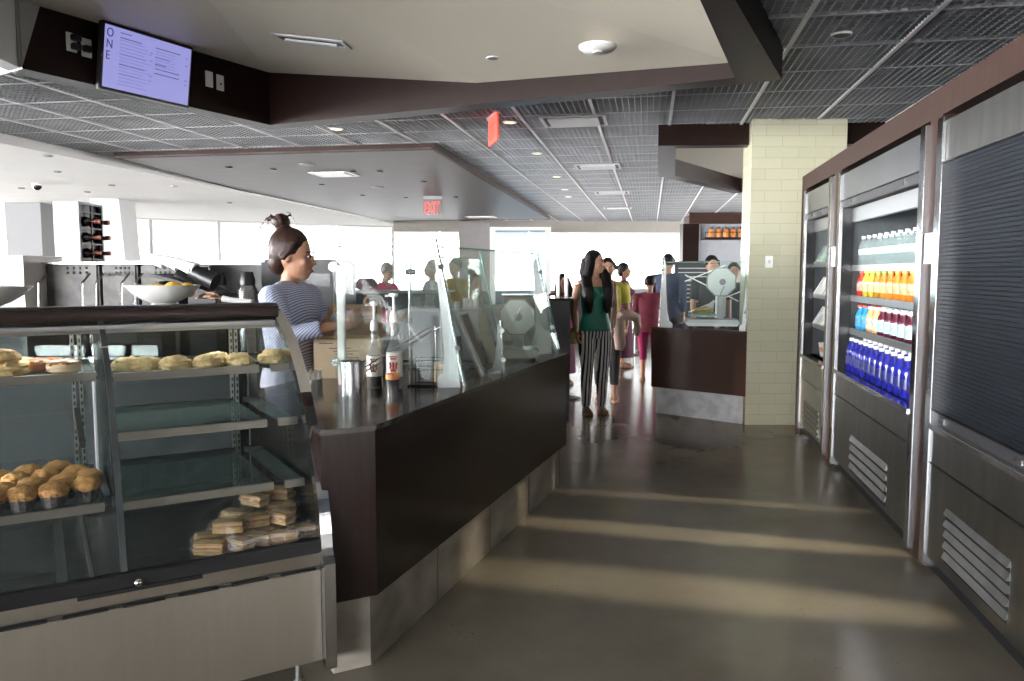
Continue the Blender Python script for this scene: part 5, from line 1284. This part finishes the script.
person('tall person in a dark blue shirt half hidden by the station blade support',2.25,11.4,R(150),1.70,skin=SKIN,hair=HAIR,style='short',top=cloth('navy_shirt',(.03,.045,.09)),sleeve=.9,neck=.84,hem=.47,bottom=cloth('black_trousers',(.01,.01,.01)),shoe=BLACK,vox=.006,wide=1.15,fem=False)
person('person in a maroon top peeking out left of the one in green',.66,10.2,R(20),1.42,skin=SKIN,hair=HAIR,style='long',top=cloth('maroon_top',(.20,.02,.07)),sleeve=.4,neck=.84,hem=.45,skirt=cloth('maroon_skirt',(.07,.01,.03)),shoe=BLACK,vox=.006)
person('staff member in a dark tee standing behind the station guard',2.42,9.6,R(5),1.64,skin=SKIN,hair=HAIR,style='short',top=cloth('black_tee',(.03,.035,.035)),sleeve=.35,neck=.84,hem=.47,bottom=cloth('black_trousers',(.01,.01,.01)),shoe=BLACK,vox=.006,wide=1.12,fem=False)
person('staff member in a dark cap mostly hidden behind the octagonal slicer',2.80,10.0,R(-10),1.56,skin=SKIN,hair=HAIR,style='short',top=cloth('black_tee',(.03,.035,.035)),sleeve=.35,neck=.84,hem=.47,bottom=cloth('black_trousers',(.01,.01,.01)),shoe=BLACK,vox=.006,fem=False)
person('guest in a bright pink top bending over the pale table',-1.62,10.12,R(60),1.56,skin=SKIN2,hair=mat('ash_hair',(.28,.24,.22),.5,var=.2),style='short',top=cloth('pink_top',(.70,.03,.13)),sleeve=.3,neck=.82,hem=.47,bottom=cloth('black_trousers',(.01,.01,.01)),shoe=BLACK,vox=.006,tilt=R(18),
    arms={'R':((-.12,-.08,.68),(-.08,-.20,.66)),'L':((.12,-.08,.68),(.08,-.20,.66))})
person('guest in pale grey clothes at the table, behind the leaning blade support',-1.02,10.1,R(-70),1.60,skin=SKIN2,hair=mat('ash_hair',(.28,.24,.22)),style='short',top=cloth('pale_grey_top',(.45,.44,.43)),sleeve=.8,neck=.84,hem=.47,bottom=cloth('black_trousers',(.01,.01,.01)),shoe=BLACK,vox=.006,wide=1.15)
person('guest in a mustard yellow top at the table next to the one in grey',-.74,10.35,R(-30),1.62,skin=SKIN,hair=HAIR,style='short',top=cloth('mustard_top',(.60,.42,.05)),sleeve=.5,neck=.84,hem=.47,bottom=cloth('black_trousers',(.01,.01,.01)),shoe=BLACK,vox=.006)
person('small dark haired guest in front of the taupe column',-.50,10.9,R(30),1.42,skin=SKIN2,hair=HAIR,style='short',top=cloth('grey_top',(.25,.25,.26)),sleeve=.5,neck=.84,hem=.47,bottom=cloth('black_trousers',(.01,.01,.01)),shoe=BLACK,vox=.006)
# carried things
t = thing('handbag','small pale yellow handbag hanging at the hip of the green top','bag',(.62,7.98,.85))
MB().ball((.625,8.0,.80),(.055,.075,.085),18,12,disp=.15,seed=6,dsc=2).build('pouch', mat('straw_yellow',(.62,.55,.22),.7,var=.25,vscale=60), t, smooth=True)
MB().tube([(.625,7.96,.86),(.63,7.97,1.0),(.66,8.0,1.28),(.66,8.05,1.33)],.005,6).build('strap', mat('straw_yellow',(.6,.55,.2)), t)
t = thing('shoulder_bag','black shoulder bag of the person in the yellow tee','bag',(1.0,8.68,.95))
MB().ball((1.01,8.66,.98),(.11,.05,.15),18,12,disp=.12,seed=7,dsc=2).build('pouch', cloth('black_bag',(.012,.012,.015),.6), t, smooth=True)
MB().tube([(1.05,8.68,1.1),(1.10,8.72,1.25),(1.12,8.80,1.36)],.012,6).build('strap', BLACK, t)
m = MB()
m.tube([(1.16,8.60,.90),(1.20,8.60,.97),(1.28,8.62,.985),(1.36,8.64,.95),(1.38,8.65,.86)],[(.05,.05),(.06,.06),(.06,.06),(.06,.05),(.04,.03)],14)
m.tube([(1.17,8.58,.95),(1.16,8.56,.80),(1.18,8.57,.66),(1.17,8.57,.60)],[(.06,.04),(.07,.045),(.06,.035),(.05,.02)],14)
m.tube([(1.37,8.65,.90),(1.38,8.65,.80),(1.36,8.65,.74)],[(.04,.03),(.04,.025),(.02,.015)],10)
o = remesh(m,'sweater',cloth('beige_pink_knit',(.46,.34,.29)),.010,None,3); tag(o,'beige pink sweater draped over the arm of the person in yellow','sweater')

# ------------------------------------------------------------------ light
w = bpy.data.worlds.new('sky'); scn.world = w; w.use_nodes = True; nt = w.node_tree
bg = nt.nodes['Background']; tc = nt.nodes.new('ShaderNodeTexCoord'); sp = nt.nodes.new('ShaderNodeSeparateXYZ'); nt.links.new(tc.outputs['Generated'], sp.inputs[0])
cr = nt.nodes.new('ShaderNodeValToRGB'); cr.color_ramp.elements[0].position = .0; cr.color_ramp.elements[0].color = (1,.975,.94,1); cr.color_ramp.elements[1].position = .6; cr.color_ramp.elements[1].color = (.66,.80,1,1)
nt.links.new(sp.outputs['Z'], cr.inputs[0]); nt.links.new(cr.outputs[0], bg.inputs['Color'])
dt = nt.nodes.new('ShaderNodeVectorMath'); dt.operation = 'DOT_PRODUCT'; dt.inputs[1].default_value = (-.84,-.20,-.50)
nt.links.new(tc.outputs['Generated'], dt.inputs[0])
mr = nt.nodes.new('ShaderNodeMapRange'); mr.interpolation_type = 'SMOOTHSTEP'; mr.inputs['From Min'].default_value = .15; mr.inputs['From Max'].default_value = 1.; mr.inputs['To Min'].default_value = 9; mr.inputs['To Max'].default_value = 70
nt.links.new(dt.outputs['Value'], mr.inputs['Value']); nt.links.new(mr.outputs[0], bg.inputs['Strength'])
def sun(az_from, el, power, col, angle=.6):
    l = bpy.data.lights.new('sun','SUN'); l.energy = power; l.color = col; l.angle = R(angle)
    o = bpy.data.objects.new('sun', l); COL.objects.link(o)
    d = -Vector((math.cos(R(az_from))*math.cos(R(el)), math.sin(R(az_from))*math.cos(R(el)), math.sin(R(el))))
    o.rotation_euler = d.to_track_quat('-Z','Y').to_euler(); return o
sun(176, 5.0, 3, (1,.72,.45), .7)
def bandspot(x0,y0,x1,y1,half,power):  # added spots stand in for sun bounced off the cooler steel onto the floor
    a = Vector((x0,y0,0)); b = Vector((x1,y1,0)); d = (b-a).normalized(); src = a+d*((1.93-x0)/d.x); src.z = 2.80
    aim = ((a-src).normalized()+(b-src).normalized()).normalized()
    X = (d-aim*d.dot(aim)).normalized(); Y = (-aim).cross(X)
    ang = (a-src).angle(b-src)/2; dist = (src-(a+b)/2).length
    l = bpy.data.lights.new('added_band_spot','SPOT'); l.energy = power*.85; l.color = (1,.87,.62); l.spot_size = 2*ang; l.spot_blend = .9; l.shadow_soft_size = .015
    o = bpy.data.objects.new('added_band_spot', l); COL.objects.link(o)
    o.matrix_world = Matrix.Translation(src) @ Matrix((X,Y,-aim)).transposed().to_4x4() @ Matrix.Diagonal((1,half/(dist*math.tan(ang)),1,1))
    t = thing('downlight','added small round spotlight throwing floor light bands, in the wire mesh over the aisle','ceiling light',(src.x,src.y,2.84),'added aisle spotlights for the floor bands')  # housing added for the band spot, not a fitting of the room
    MB().lathe([(.055,-.012),(.06,0),(.04,0.0),(.045,-.012)],(src.x,src.y,2.84),18).build('trim_ring', WPLAS, t, smooth=True)
bandspot(-.9,4.78,2.4,3.88,.16,300)
bandspot(-1.2,4.05,2.2,3.12,.27,300)
bandspot(-.4,5.33,2.6,4.6,.09,130)

scn.view_settings.view_transform = 'Standard'; scn.view_settings.look = 'None'; scn.view_settings.gamma = 1; scn.view_settings.use_curve_mapping = False
scn.view_settings.exposure = 0.3
cy = scn.cycles
cy.transparent_max_bounces = 40; cy.max_bounces = 10; cy.diffuse_bounces = 5; cy.glossy_bounces = 5; cy.transmission_bounces = 6
cy.use_denoising = True; cy.sample_clamp_indirect = 6; cy.caustics_reflective = True; cy.caustics_refractive = False
